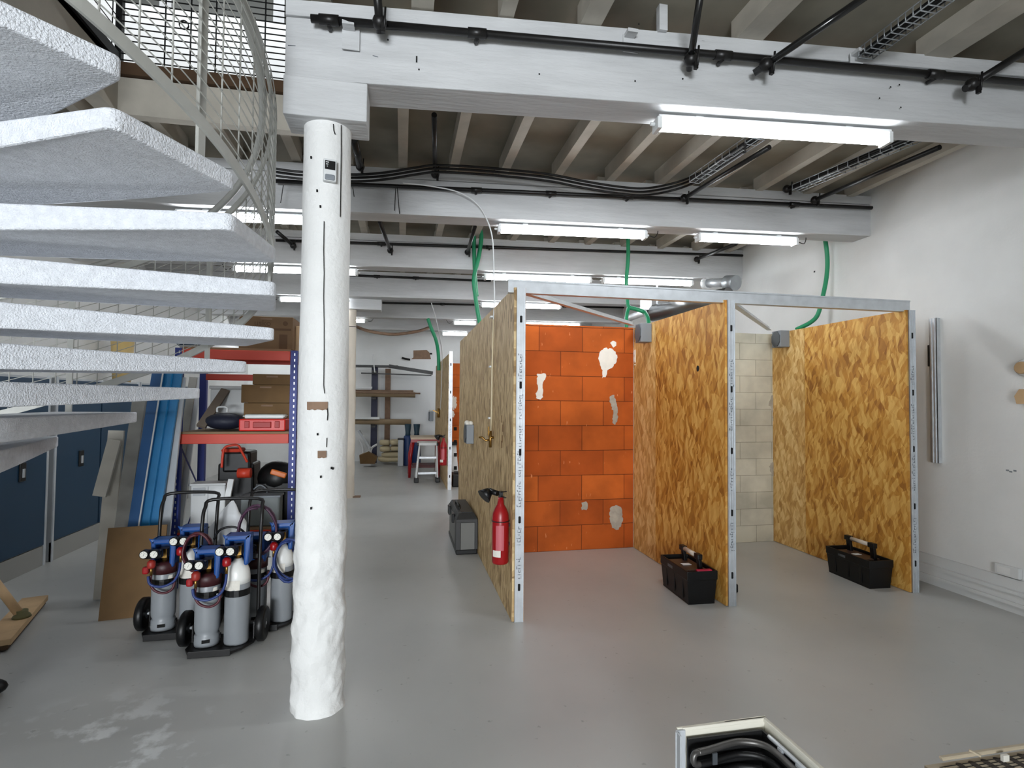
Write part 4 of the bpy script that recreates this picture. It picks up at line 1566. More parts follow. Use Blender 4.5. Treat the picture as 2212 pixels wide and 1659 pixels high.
M_bb = mat('blue_plastic_profile', (32, 128, 186), .4, var=.12, vscale=3)
M_bb2 = mat('dark_blue_profile', (20, 84, 140), .4)  # darker blue for the leftmost strip
M_wb = mat('white_profile', (186, 190, 194), .5, var=.08, vscale=4)
M_gp = mat('grey_painted_plank', (150, 148, 142), .8, var=.15, vscale=7)
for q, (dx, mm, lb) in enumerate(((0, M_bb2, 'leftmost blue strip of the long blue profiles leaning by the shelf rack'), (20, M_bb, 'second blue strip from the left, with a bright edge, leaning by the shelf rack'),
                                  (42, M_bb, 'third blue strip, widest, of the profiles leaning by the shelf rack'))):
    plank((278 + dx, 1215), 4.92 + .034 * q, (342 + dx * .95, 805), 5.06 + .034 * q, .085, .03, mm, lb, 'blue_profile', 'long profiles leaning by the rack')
plank((287, 1215), 4.90, (352, 805), 5.035, .010, .006, M_plast, 'thin white edge strip on the blue profiles', 'edge_strip', 'long profiles leaning by the rack')
for q, (x0_, x1_, mm, lb) in enumerate(((349, 398, M_wb, 'white profile next to the blue ones, leaning at the rack upright'), (362, 418, M_gp, 'grey profile leaning behind the rack upright'), (381, 428, M_wb, 'rightmost white profile leaning inside the rack'))):
    plank((x0_, (1235, 1180, 1178)[q]), (5.05, 5.86, 5.90)[q], (x1_ - (6 if q == 0 else 0), 815), (5.165, 6.1, 6.13)[q], .07, .025, mm, lb, 'white_profile', 'long profiles leaning by the rack')
plank((246, 1268), 4.95, (302, 860), 5.15, .10, .03, M_gp, 'broad grey plank left of the blue profiles', 'plank', None, 'plank')
plank((226, 1225), 5.05, (252, 930), 5.1, .115, .025, mat('old_white_plank', (190, 186, 176), .8, var=.1, vscale=5, dirt=((90, 80, 70), 12, .74)), 'upright old white plank in front of the blue lockers', 'plank', None, 'plank')
plank((215, 1072), 5.0, (248, 950), 5.03, .095, .025, MATS['old_white_plank'], 'short old white plank slanting left in front of the lockers', 'plank', None, 'plank', False)

# ================================================================== SHELF RACK
YR = 5.2
rk = thing('shelf_rack', (-1.42, YR + .3, 0), 'boltless shelf rack with blue uprights and orange-red beams', 'shelf rack')
RX0, RX1, RD = -1.905, -.96, .6
for x, y in ((RX0, YR), (RX1, YR), (RX0, YR + RD), (RX1, YR + RD)):
    m = MB()
    m.bx(x - .03, x + .03, y - .003, y + .003, 0, 2.08).bx(x - .03, x - .025, y, y + .045, 0, 2.08).bx(x + .025, x + .03, y, y + .045, 0, 2.08)
    u = m.build('upright', M_blue, rk)
    if y == YR:
        m = MB()
        z = .12
        while z < 2.05:
            m.box((x + .006, y - .0038, z), (.009, .002, .022))
            z += .052
        m.build('key_slots', M_galv, u)
for z, nm in ((.40, 0), (1.245, 0), (1.985, 0), (1.82, 1)):
    if not nm:
        for y in (YR - .01, YR + RD - .01):
            m = MB()
            m.bx(RX0 + .03, RX1 - .03, y - .012, y + .02, z, z + .085)
            m.build('beam', M_rackred, rk, .004)
        MB().bx(RX0 + .03, RX1 - .03, YR - .01, YR + RD, z + .085, z + .105).build('shelf_board', mat('shelf_chipboard_%d' % int(z * 100), (136, 112, 84), .8, var=.1), rk)
    else:
        MB().bx(RX0 + .03, RX0 + .55, YR + RD - .02, YR + RD + .02, z, z + .06).build('beam', M_rackred, rk, .004)
m = MB()
for a, b in (((RX0, YR, .2), (RX0, YR + RD, .75)), ((RX0, YR + RD, .75), (RX0, YR, 1.3)), ((RX1, YR, .2), (RX1, YR + RD, .75)), ((RX1, YR + RD, .75), (RX1, YR, 1.3))):
    MB().bar(a, b, .02, .004, up=(1, 0, 0)).build('side_brace', M_blue, rk)


def carton(x0, x1, y0, y1, z0, z1, label, mm=None, flap=True):
    t = thing('cardboard_box', ((x0 + x1) / 2, (y0 + y1) / 2, z0), label, 'box')
    MB().bx(x0, x1, y0, y1, z0, z1).build('carton', mm or M_card, t, .004)
    if flap:
        MB().bx(x0, x1, (y0 + y1) / 2 - .025, (y0 + y1) / 2 + .025, z1, z1 + .0015).bx((x0 + x1) / 2 - .05, (x0 + x1) / 2 + .05, y0 - .0015, y0, z1 - .03, z1 - .015).build('packing_tape', M_bare, t)
    return t


ZS = lambda px, py, y: onY(px, py, y)
# top shelf: big brown box
bt = onY(632, 686, YR + .06)
M_cardd = mat('printed_brown_carton', (118, 92, 66), .85, var=.1, vscale=6)
c_ = carton(-1.44, -.985, YR + .05, YR + .5, 2.092, bt.z, 'large printed brown carton on top of the shelf rack', M_cardd)
yy = YR + .05
m = MB()
zt2 = bt.z
m.bx(-1.43, -1.0, yy - .001, yy, zt2 - .125, zt2 - .105)
for k in range(16):
    a0 = 2 * PI * k / 16
m.prism([(-1.05 + .022 * math.cos(2 * PI * k / 16), yy - .001, zt2 - .06 + .022 * math.sin(2 * PI * k / 16)) for k in range(16)], (0, .001, 0))
m.bx(-1.10, -1.03, yy - .001, yy, zt2 - .33, zt2 - .16)
m.build('carton_print', mat('dark_brown_print', (92, 66, 44), .8), c_)
fc = bpy.data.curves.new('carton_lettering', 'FONT')
fc.body = 'usko'
fc.size = .075
fc.extrude = .0005
fo = bpy.data.objects.new('carton_lettering', fc)
COL.objects.link(fo)
fo.parent = c_
fo.location = Vector((-1.315, yy - .0015, zt2 - .085)) - c_.location
fo.rotation_euler = (PI / 2, 0, 0)
fc.materials.append(MATS['dark_brown_print'])
bpy.context.view_layer.update()
lm = bpy.data.meshes.new_from_object(fo.evaluated_get(bpy.context.evaluated_depsgraph_get()))
lo_ = bpy.data.objects.new('lettering', lm)
COL.objects.link(lo_)
lo_.parent, lo_.location, lo_.rotation_euler = c_, fo.location, fo.rotation_euler
bpy.data.objects.remove(fo)
carton(-.985, -.90, YR + .18, YR + .5, 2.092, bt.z - .06, 'pale carton at the right end of the rack top, beside the front column', mat('pale_carton', (190, 160, 126), .85), False)
# middle-upper: stacked brown cartons, white boxes
z0 = 1.352
carton(-1.42, -1.02, YR + .18, YR + .52, z0, z0 + .25, 'lower brown carton of the stack on the middle shelf')
carton(-1.45, -1.03, YR + .2, YR + .53, z0 + .252, z0 + .42, 'upper brown carton of the stack on the middle shelf')
carton(-1.36, -1.02, YR + .22, YR + .55, z0 + .422, z0 + .52, 'flat brown carton topmost of the stack on the middle shelf')
t = thing('storage_box', (-1.60, YR + .5, z0), 'white storage box at the back of the middle shelf', 'box')
MB().bx(-1.78, -1.47, YR + .42, YR + .58, z0, z0 + .38).build('tub', M_plast, t, .01)
MB().bx(-1.79, -1.46, YR + .41, YR + .59, z0 + .38, z0 + .41).build('lid', M_plast, t, .006)
# red case with white lid
t = thing('tool_case', (-1.2, YR + .1, z0), 'bright red plastic case lying on the middle shelf', 'tool case')
a, b = onY(515, 930, YR + .02), onY(617, 905, YR + .02)
MB().bx(a.x, b.x, YR + .02, YR + .28, z0, b.z).build('body', mat('signal_red_plastic', (206, 34, 24), .4), t, .012)
MB().bx(a.x + .12, b.x - .12, YR + .004, YR + .02, z0 + .03, b.z - .025).build('handle', mat('dark_red_plastic', (160, 26, 22), .5), t, .006)
for q in (.05, b.x - a.x - .09):
    MB().bx(a.x + q, a.x + q + .04, YR + .008, YR + .02, z0 + .03, b.z - .02).build('latch', MATS['dark_red_plastic'], t, .004)
t = thing('organiser_case', (-1.2, YR + .12, b.z), 'flat white translucent case on top of the red case', 'case')
c = onY(525, 895, YR + .03)
MB().bx(a.x + .04, b.x - .02, YR + .04, YR + .26, b.z + .002, c.z).build('case', mat('clear_white_plastic', (206, 214, 212), .3), t, .012)
MB().bx(a.x + .03, b.x - .01, YR + .035, YR + .265, (b.z + c.z) / 2 + .001, (b.z + c.z) / 2 + .007).build('rim', M_plast, t)
# dark bag with white handle
t = thing('tool_bag', (-1.58, YR + .12, z0), 'dark navy bag with white handle on the middle shelf', 'bag')
a = onY(475, 905, YR + .12)
m = MB()
m.sphere((a.x + .03, YR + .17, z0 + .083), .17, (1, .75, .45), 20, 12)
m.build('body', mat('navy_bag', (26, 30, 48), .6, bump=.6, bscale=14), t)
q = onY(480, 883, YR + .1)
MB().tube(smooth_path([q + Vector((-.04, 0, -.03)), q + Vector((-.035, 0, .012)), q + Vector((.035, 0, .012)), q + Vector((.04, 0, -.03))], 5), .009, 8).build('handle', M_plast, t)
# grey batten leaning through the shelf
plank((434, 922), YR + .08, (487, 843), YR + .40, .075, .03, mat('brown_grey_batten', (118, 106, 94), .8, var=.1), 'brown-grey batten leaning on the middle shelf', 'batten', None, 'board', False)
# lower bay: black machines, red handled frame, white bin, grey tubs
z1 = .507
t = thing('power_tool', (-1.62, YR + .2, z1), 'black machine with red tubular carrying handle on the lower shelf', 'machine')
q = onY(520, 1000, YR + .12)
MB().bx(q.x - .24, q.x + .07, YR + .28, YR + .55, z1, q.z - .02).bx(q.x - .19, q.x + .05, YR + .24, YR + .5, q.z - .10, q.z + .09).build('body', M_black, t, .02)
P = [onY(479, 1010, YR + .1), onY(481, 985, YR + .1), onY(487, 966, YR + .1), onY(513, 962, YR + .1), onY(522, 975, YR + .12), onY(534, 998, YR + .15)]
MB().tube(smooth_path(P, 5), .011, 8).build('handle', M_rackred, t)
MB().bx(q.x - .20, q.x - .03, YR + .22, YR + .4, q.z + .085, q.z + .12).build('cover', M_rackred, t, .02)
q = onY(520, 1025, YR + .1)
MB().tube([q + Vector((-.05, .1, 0)), q + Vector((.06, .1, 0))], .045, 14).build('motor', M_rackred, t)
t = thing('power_tool', (-1.12, YR + .2, z1), 'black machine with orange panel at the right of the lower shelf', 'machine')
q = onY(592, 1025, YR + .12)
m = MB()
m.sphere((q.x - .02, YR + .36, q.z - .06), .2, (.9, .75, .8), 16, 10).bx(q.x - .18, q.x + .12, YR + .23, YR + .5, z1, q.z - .1)
m.build('body', M_black, t)
a, b = onY(585, 1018, YR + .12), onY(618, 1028, YR + .12)
MB().bar(a, b, .03, .05, up=(0, 0, 1)).build('panel', mat('orange_plastic', (206, 104, 30), .4), t, .01)
MB().tube(smooth_path([onY(548, 1057, YR + .20), onY(562, 1048, YR + .20), onY(575, 1056, YR + .20), onY(577, 1066, YR + .21)], 5), .007, 6).build('cord', M_greyp, t)
t = thing('waste_bin', (-1.7, YR + .1, z1), 'white lidded plastic tub standing on the lowest shelf', 'tub')
a, b = onY(410, 1110, YR + .05), onY(487, 1045, YR + .05)
MB().bx(a.x, b.x, YR + .05, YR + .21, z1, b.z - .01).build('tub', M_plast, t, .012)
MB().bx(a.x + .14, a.x + .145, YR + .044, YR + .05, z1, b.z - .02).bx(a.x + .02, a.x + .12, YR + .044, YR + .05, b.z - .10, b.z - .03).build('front_panel', M_wb, t, .004)
MB().bx(a.x - .005, b.x + .005, YR + .04, YR + .22, b.z - .012, b.z + .006).build('lid', M_plast, t, .004)
plank((492, 1075), YR + .02, (500, 1035), YR + .04, .045, .03, M_plast, 'short white strip standing beside the white tub', 'strip', None, 'strip', False)
t = thing('storage_box', (-1.2, YR + .1, z1), 'clear grey plastic tub on the lowest shelf, right half', 'box')
a, b = onY(520, 1112, YR + .04), onY(605, 1070, YR + .04)
MB().bx(a.x, b.x, YR + .02, YR + .17, z1, b.z).build('tub', mat('smoky_clear_plastic', (120, 126, 126), .25), t, .015)
MB().bx(a.x - .008, b.x + .008, YR + .012, YR + .178, b.z - .015, b.z + .004).build('rim', M_greyp, t, .004)
carton(RX0 + .5, RX1 - .06, YR + .3, YR + .58, 1.0, 1.29, 'brown carton at the back under the middle shelf', M_card) if False else None
# white crumpled sack standing on the trolleys
sk = MB()
n, rws = 22, 12
top = onY(498, 1083, 4.6)
bl, br = onY(444, 1165, 4.6), onY(536, 1165, 4.6)
zb = bl.z - .05
vs, fs = [], []
for i in range(rws + 1):
    f = i / rws
    for k in range(n):
        a = 2 * PI * k / n
        sh = (1 - f ** 1.2)
        cxx = (bl.x + br.x) / 2 * (1 - f) + top.x * f
        rx = (br.x - bl.x) / 2 * (sh * 1.25 + .05)
        ry = .10 * (sh * .9 + .05)
        q = Vector((cxx + rx * math.cos(a), 4.62 + ry * math.sin(a), zb + (top.z - zb) * f))
        q += Vector((noise.noise(q * 9) * .02, noise.noise(q * 8 + Vector((3, 1, 0))) * .04, noise.noise(q * 7) * .012))
        vs.append(q)
for i in range(rws):
    for k in range(n):
        k2 = (k + 1) % n
        fs.append((i * n + k, i * n + k2, (i + 1) * n + k2, (i + 1) * n + k))
fs.append([k for k in range(n)][::-1]); fs.append([rws * n + k for k in range(n)])
tag(sk.add(vs, fs, True).build('crumpled_sack', mat('white_film', (216, 218, 220), .5)), 'white crumpled pointed sack behind the front trolley', 'sack')
t = thing('crate', ((bl.x + br.x) / 2, 4.56, 0), 'dark box under the white crumpled sack, hidden by the trolleys', 'box')
MB().bx(bl.x + .0, br.x - .0, 4.56, 4.78, 0, zb - .0).build('crate_body', M_black, t, .01)
# ================================================================== LOCKERS ALONG THE LEFT WALL
XL = -3.40


def locker(y0, y1, doors, label):
    t = thing('metal_cabinet', (XL - .22, (y0 + y1) / 2, 0), label, 'cabinet', 'blue cabinets along the left wall')
    MB().bx(XL - .46, XL - .03, y0, y1, .0, 1.84).build('body', M_wb, t)
    MB().bx(XL - .03, XL - .012, y0, y1, 0, .19).build('plinth', mat('plinth_grey_%d' % int(y0 * 10), (150, 150, 146), .6), t)
    MB().bx(XL - .03, XL, y0, y0 + .02, .0, 1.85).build('side_post', M_wb, t)
    MB().bx(XL - .03, XL, y1 - .02, y1, .0, 1.85).build('side_post', M_wb, t)
    n = len(doors) - 1
    for k in range(n):
        d = MB().bx(XL - .028, XL - .008, doors[k] + .014, doors[k + 1] - .014, .20, 1.82).build('door', M_locker, t, .003)
    return t, doors


def latch(t, px, py):
    p = onX(px, py, XL - .004)
    h = MB().bx(XL - .01, XL + .006, p.y - .04, p.y + .04, p.z - .085, p.z + .085).build('door_handle', M_black, t, .004)
    MB().bx(XL + .006, XL + .014, p.y - .012, p.y + .012, p.z - .05, p.z + .03).build('key_flap', M_galv, h)


ya, yb, yc, yd = onX(100, 1150, XL).y, onX(114, 1150, XL).y, onX(214, 1130, XL).y, onX(268, 1100, XL).y
t, d = locker(5.3, ya, [5.3, ya], 'blue-doored cabinet at the left picture edge, black handle')
latch(t, 48, 1020)
t, d = locker(yb, yb + 1.75, [yb, yc, yb + 1.75], 'blue two-door cabinet behind the lowest stair treads, next to the white planks')
latch(t, 175, 990)
t, d = locker(yb + 1.78, yb + 3.6, [yb + 1.78, yb + 2.7, yb + 3.6], 'farthest blue cabinet, hidden behind the planks and blue profiles')
# tan bucket and parcel on top of the cabinets, seen between the treads
p = onX(265, 745, -3.62)
t = thing('bucket', (p.x, p.y, 1.842), 'tan bucket on top of the cabinets, seen between two stair treads', 'bucket')
MB().lathe([(.10, 0), (.135, max(.2, p.z + .12 - 1.842))], (p.x, p.y, 1.842), 16).build('shell', mat('tan_plastic', (186, 160, 104), .5), t)
p = onX(150, 800, -3.6)
# white basin on the rack top, seen between two treads
q = onY(418, 757, YR + .25)
t = thing('basin', (q.x, q.y, 2.093), 'white basin with a blue band on top of the shelf rack', 'basin')
MB().lathe([(.10, 0), (.16, .09), (.17, .10)], (q.x, q.y, 2.093), 20).build('bowl', M_plast, t)
MB().lathe([(.125, .025), (.152, .065)], (q.x, q.y, 2.093), 20).build('band', M_locker, t)

# ------------------------------------------------------------------ wooden support board at the left edge
t = thing('wooden_trestle', (-2.75, 4.7, 0), 'pale wooden board on dark blocks with a slanting strut at the left picture edge', 'wooden frame')
a, b = onZ(-12, 1392, .06), onZ(76, 1294, .06)
MB().bar(a, b, .16, .04).build('base_board', M_wood, t, .003)
MB().bar(a + Vector((0, 0, -.032)), b + Vector((0, 0, -.032)), .13, .03).build('runner', M_brownb, t)
d = (b - a).normalized()
sd = Vector((d.y, -d.x, 0))
a2, b2 = a - sd * .33, b - sd * .33 - d * .25
MB().bar(a2, b2, .16, .04).build('base_board', M_wood, t, .003)
MB().bar(a2 + Vector((0, 0, -.032)), b2 + Vector((0, 0, -.032)), .13, .03).build('runner', M_brownb, t)
f = onZ(47, 1333, .082)
MB().tube([f, onX(-20, 1245, f.x - .18)], .028, 12).build('strut', M_wood, t)
MB().lathe([(.055, 0), (.05, .015), (.035, .03), (.035, .05)], f, 14).build('strut_foot', mat('olive_cap', (92, 88, 52), .6), t)
s0 = onZ(8, 1508, .0)
tag(MB().sphere((s0.x - .125, s0.y + .03, .045), .12, (1.0, .62, .38), 20, 10).sphere((s0.x - .165, s0.y + .06, .12), .095, (1.0, .8, 1.3), 16, 10).build('black_shoe', M_black), 'black rounded shoe tip at the left picture edge on the floor', 'shoe')

# ================================================================== FAR END OF THE HALL
# far booth with terracotta wall
H10 = [onY(968, p, 10.07).z for p in (787, 847, 907, 968, 1029)]
t = thing('booth_partition', (.89, 11.8, 0), 'far strand board partition beyond the stepladder', 'partition')
for y0, y1 in ((10.08, 11.4), (11.403, 13.9)):
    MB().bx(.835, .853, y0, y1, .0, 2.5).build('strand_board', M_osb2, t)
MB().bx(.90, .918, 10.08, 13.9, 0, 2.5).build('strand_board', M_osb, t)
stud('metal_stud', .845, .915, 10.065, 2.55, t, [(.95, 1.2)], H10)
wo2 = thing('block_wall', (1.8, 11.9, 0), 'far terracotta wall glimpsed between the two left partitions', 'wall')
MB().bx(.92, 2.6, 11.85, 12.05, 0, 2.45).build('blockwork', M_orange, wo2)
patch(blob(980, 870, 7, 14), 11.84, M_foam, wo2, .01)
patch(blob(977, 895, 5, 8), 11.84, M_foam, wo2, .01)
socket_box(.835, 935, 899, .36, .26, .10, 'grey socket box with white top on the far partition', True)
tp = thing('water_tap', onX(947, 890, .835), 'dark tap at the end of the cable on the far partition', 'tap')
q = onX(947, 892, .80)
MB().cyl(q + Vector((0, 0, .1)), q + Vector((0, 0, -.1)), .03, n=8).cyl(q, (.836, q.y, q.z), .02, n=8).build('tap_body', M_brass, tp)
MB().bar(q, q + Vector((-.12, 0, .06)), .02, .02).build('lever', M_brass, tp)
pe = onX(958, 1005, .76)
extinguisher(.755, pe.y, pe.z, 'far red fire extinguisher hung on the far partition behind the stepladder', 1.0)
# black toolbox and leaning level rule in the far booth
a, b = onY(981, 1058, 10.3), onY(999, 1030, 10.3)
t = thing('toolbox', (1.1, 10.5, 0), 'black toolbox in the far booth, cut by the left partition', 'toolbox')
MB().bx(.96, 1.35, 10.35, 10.75, 0, .24).build('body', M_black, t, .02)
MB().bar((1.0, 10.5, .26), (1.3, 10.5, .26), .04, .04).build('handle', M_blackm, t, .006)
MB().bx(1.1, 1.2, 10.345, 10.36, .17, .2).build('latch', M_red, t)
t = thing('step_ladder', (1.0, 11.0, 0), 'folded white ladder with dark slots leaning in the far booth', 'ladder')
a, b = onY(981, 1022, 11.0), onY(977, 960, 11.1)
MB().bar((a.x + .03, 11.0, .0), (b.x + .02, 11.2, b.z + .0), .13, .05).build('stile', M_plast, t)
for k in range(4):
    z = .25 + k * .26
    MB().bx(a.x - .01, a.x + .05, 10.96 + k * .035, 10.98 + k * .035, z, z + .07).build('slot', M_hole, t)
MB().bx(b.x - .06, b.x + .10, 11.1, 11.3, b.z - .02, b.z + .05).build('top_cap', M_black, t, .01)

# red framed table
t = thing('work_table', (.45, 11.9, 0), 'red framed table with pale top behind the small stepladder', 'table')
a, b = onY(889, 947, 11.75), onY(945, 947, 11.75)
zt_ = a.z
x0, x1 = onY(881, 1030, 11.75).x, .80
MB().bx(x0 + .05, x1, 11.7, 12.5, zt_ - .02, zt_ + .02).build('table_top', mat('pale_table_top', (196, 178, 152), .5), t)
MB().bx(x0 + .05, x1, 11.69, 11.73, zt_ - .08, zt_ - .02).build('apron', M_red, t)
for x, y, s in ((x0, 11.75, 1), (x1 - .05, 11.75, 0), (x0, 12.4, 1), (x1 - .05, 12.4, 0)):
    MB().tube([(x + .02 + (.09 if s else 0), y, zt_ - .03), (x + .045, y, .45), (x + .03, y, 0)], [.035, .04, .028], 10).build('leg', M_red, t)
MB().bar((x0 + .06, 11.75, .22), (x1 - .03, 11.75, .22), .03, .03).build('stretcher', mat('dark_red_stretcher', (84, 22, 22), .5), t)
MB().bx(x0 + .1, x1 - .03, 11.9, 12.3, .22, .25).build('lower_shelf', MATS['dark_red_stretcher'], t)
# small stepladder
t = thing('step_stool', (.52, 11.1, 0), 'small silver two-step ladder with black feet standing by the far partition', 'step ladder')
w0a, w0b = onY(899, 1038, 11.05), onY(945, 1036, 11.05)
tA, tB = onY(907, 960, 11.25), onY(943, 960, 11.25)
for p, q in ((w0a, tA), (w0b, tB)):
    MB().bar((p.x, 11.05, .04), (q.x, 11.28, tA.z), .03, .05).build('stile', M_plast, t)
    MB().bx(p.x - .045, p.x + .045, 11.0, 11.1, 0, .09).build('foot', M_black, t, .01)
    MB().bar((p.x, 11.62, .04), (q.x, 11.32, tA.z), .025, .04).build('rear_leg', M_plast, t)
for py, f in ((1023, .20), (990, .55)):
    l, r = onY(903, py, 11.1), onY(943, py, 11.1)
    MB().bx(l.x - .01, r.x + .01, 11.08 + f * .2, 11.24 + f * .2, l.z - .02, l.z + .02).build('tread', M_galv, t)
l, r = onY(905, 960, 11.22), onY(943, 960, 11.22)
MB().prism([(l.x, 11.2, l.z - .02), (r.x, 11.2, l.z - .02), (r.x + .03, 11.45, l.z), (l.x - .03, 11.45, l.z)], (0, 0, .05)).build('platform', M_plast, t)
MB().bx(l.x - .04, l.x, 11.2, 11.3, l.z - .03, l.z + .03).bx(r.x, r.x + .04, 11.2, 11.3, l.z - .03, l.z + .03).build('corner_cap', M_black, t, .008)

# blue barrel with pump on it
mat('barrel_blue', (36, 62, 110), .5)
mat('dark_teal_plastic', (30, 58, 74), .5)
for px, lb in ((881, 'blue barrel with tall neck behind the red table, left one'), (900, 'blue barrel with tall neck behind the red table, right one')):
    q, q2 = onY(px, 942, 14.0), onY(px, 916, 14.0)
    t = thing('barrel', (q.x, 14.0, 0), lb, 'barrel', 'blue barrels')
    MB().lathe([(.10, 0), (.108, .02), (.108, q.z - .06), (.095, q.z), (.07, q.z + .02)], (q.x, 14.0, 0), 20).build('body', MATS['barrel_blue'], t)
    MB().lathe([(.07, q.z), (.06, q.z + .08), (.085, q2.z)], (q.x, 14.0, 0), 14).build('neck', MATS['dark_teal_plastic'], t)
q0, q1 = onY(860, 946, 14.0), onY(872, 946, 14.0)
t = thing('white_bin', (q0.x + .06, 13.87, 0), 'pale grey bin with dark rim left of the blue barrels', 'bin')
MB().bx(q0.x, q1.x, 13.75, 13.98, 0, q0.z - .03).build('body', M_wb, t, .02)
MB().bx(q0.x - .012, q1.x + .012, 13.74, 13.99, q0.z - .03, q0.z).build('rim', M_black, t, .01)

# cantilever rack with pipes against the end wall
YB = 14.6
rk = thing('pipe_rack', (-.9, YB + .2, 0), 'blue and grey pipe rack against the end wall', 'rack')
xa, xb = onY(808, 900, YB).x, onY(836, 900, YB).x
MB().bx(xa - .08, xa + .08, YB, YB + .12, 0, onY(808, 790, YB).z).build('upright', mat('navy_upright', (26, 30, 62), .5), rk)
MB().bx(xb - .07, xb + .07, YB + .3, YB + .4, 0, onY(836, 795, YB).z).build('upright', M_bare, rk)
for py in (800, 856, 915):
    z = onY(808, py, YB).z
    MB().bx(xa - .05, xa + .05, YB - .45, YB, z - .08, z - .03).build('arm', M_blackm, rk)


def longbar(x0, x1, py, y, w, h, mm, label, name='pipe', grp='pipes on the far rack'):
    a, b = onY(x0, py, y), onY(x1, py + (x1 - x0) * .012, y)
    tag(MB().bar(a, b, w, h).build(name, mm), label, 'pipe', grp)


def longpipe(x0, x1, py, py1, y, r, mm, label):
    tag(MB().cyl(onY(x0, py, y), onY(x1, py1, y), r, n=12).build('pipe', mm), label, 'pipe', 'pipes on the far rack')


M_tan = mat('tan_tube', (150, 130, 102), .7)
longpipe(700, 897, 850, 853, YB - .25, .07, M_tan, 'thick tan tube on the middle arm of the far rack')
longpipe(700, 893, 845, 847, YB - .1, .05, M_bare, 'thinner brown tube behind the thick tan tube')
longpipe(700, 908, 846, 850, YB - .4, .02, M_bare, 'thin brown rod sticking out farthest on the middle arm')
longbar(700, 804, 836, YB - .3, .1, .05, M_plast, 'white strip on the middle arm of the far rack', 'profile')
longpipe(700, 888, 909, 912, YB - .25, .075, M_tan, 'thick tan tube on the lowest arm of the far rack')
longbar(700, 820, 902, YB - .35, .12, .06, M_plast, 'white flat profile on the lowest arm of the far rack', 'profile')
longbar(700, 860, 790, YB - .25, .25, .05, M_blackm, 'dark profile on the top arm of the far rack', 'profile')
a, b = onY(840, 791, YB - .3), onY(935, 806, YB - .3)
tag(MB().bar(a, b, .05, .09).build('profile', M_blackm), 'dark drooping profile at the right end of the top arm', 'pipe', 'pipes on the far rack')
a, b = onY(780, 806, YB - .1), onY(932, 811, YB - .1)
tag(MB().bar(a, b, .03, .03).build('profile', M_blackm), 'thin dark rod below the top arm of the far rack', 'pipe', 'pipes on the far rack')
pts = [onY(807, 766, YB - .5), onY(808, 790, YB - .5), onY(810, 805, YB - .48)]
cable('white_cable', pts, .015, M_plast, 'white cord hanging at the top of the far rack', 'cord')
# projector bracket like brown fitting on the end wall
yy = 15.09
P = [onY(a, b, yy) for a, b in ((888, 776), (893, 772), (893, 757), (922, 756), (928, 762), (931, 776))]
t = thing('wall_stain', P[0], 'brown torn patch on the end wall with a dark hook', 'patch')
MB().prism(P, (0, .008, 0)).build('torn_patch', M_bare, t)
MB().tube([onY(868, 773, 15.05), onY(876, 775, 15.05), onY(886, 777, 15.05)], .03, 6).build('hook', M_black, t)
MB().box(onY(931, 764, 15.07), (.06, .03, .04)).build('hole', M_hole, t)
# big white board on the end wall
a, b = onY(842, 955, 15.05), onY(928, 812, 15.05)
tag(MB().bx(-.55, 1.6, 15.06, 15.098, a.z, b.z).build('white_board', M_plast), 'large white panel on the end wall behind the barrels', 'panel')

# sacks, carton and white chair frame on the floor
M_sack = mat('beige_sack', (190, 176, 144), .9, bump=.6, bscale=8)


def sack(px, py, y, sx_, sz_, label, k):
    p = onY(px, py, y)
    m = MB()
    vs, fs = [], []
    n, r_ = 20, 10
    for i in range(r_ + 1):
        a = -PI / 2 + PI * i / r_
        for q in range(n):
            b = 2 * PI * q / n
            c = lambda v: math.copysign(abs(v) ** .6, v)
            v = Vector((c(math.cos(a)) * c(math.cos(b)) * sx_, c(math.cos(a)) * c(math.sin(b)) * .22, c(math.sin(a)) * sz_))
            v += v * .12 * noise.noise(v * 5 + Vector((k, 0, 0)))
            vs.append(p + v)
    for i in range(r_):
        for q in range(n):
            q2 = (q + 1) % n
            fs.append((i * n + q, i * n + q2, (i + 1) * n + q2, (i + 1) * n + q))
    tag(m.add(vs, fs, True).build('sack', M_sack), label, 'sack', 'sacks in front of the end wall')


sack(846, 991, 14.3, .36, .07, 'flat beige sack at the bottom of the far pile', 1)
sack(852, 981, 14.3, .31, .068, 'second beige sack from the bottom of the far pile', 5)
sack(832, 969, 14.3, .135, .068, 'left beige sack in the middle row of the far pile', 9)
sack(854, 968, 14.3, .125, .068, 'right beige sack in the middle row of the far pile', 13)
sack(831, 956, 14.3, .13, .068, 'top left beige sack of the far pile', 21)
sack(853, 955, 14.3, .125, .068, 'top right beige sack of the far pile', 25)
P = [onY(778, 1002, 13.7), onY(810, 1002, 13.7), onY(815, 988, 13.7), onY(795, 977, 13.7), onY(776, 984, 13.7)]
t = thing('cardboard_box', P[0], 'brown box on the floor left of the beige sacks', 'box')
MB().prism(P, (0, .3, 0)).build('carton', M_card, t)
t = thing('white_chair', onY(785, 975, 14.5), 'white tubular chair frame standing behind the brown box', 'chair')
for pts in (((776, 950), (783, 965), (785, 980)), ((783, 940), (790, 955), (797, 972), (790, 980), (776, 982)), ((815, 960), (803, 968), (800, 985))):
    MB().tube(smooth_path([onY(a, b, 14.0) for a, b in pts], 4), .03, 6).build('frame_tube', M_plast, t)
MB().bar(onY(775, 930, 14.05), onY(800, 968, 14.05), .28, .05).build('backrest', M_wb, t)

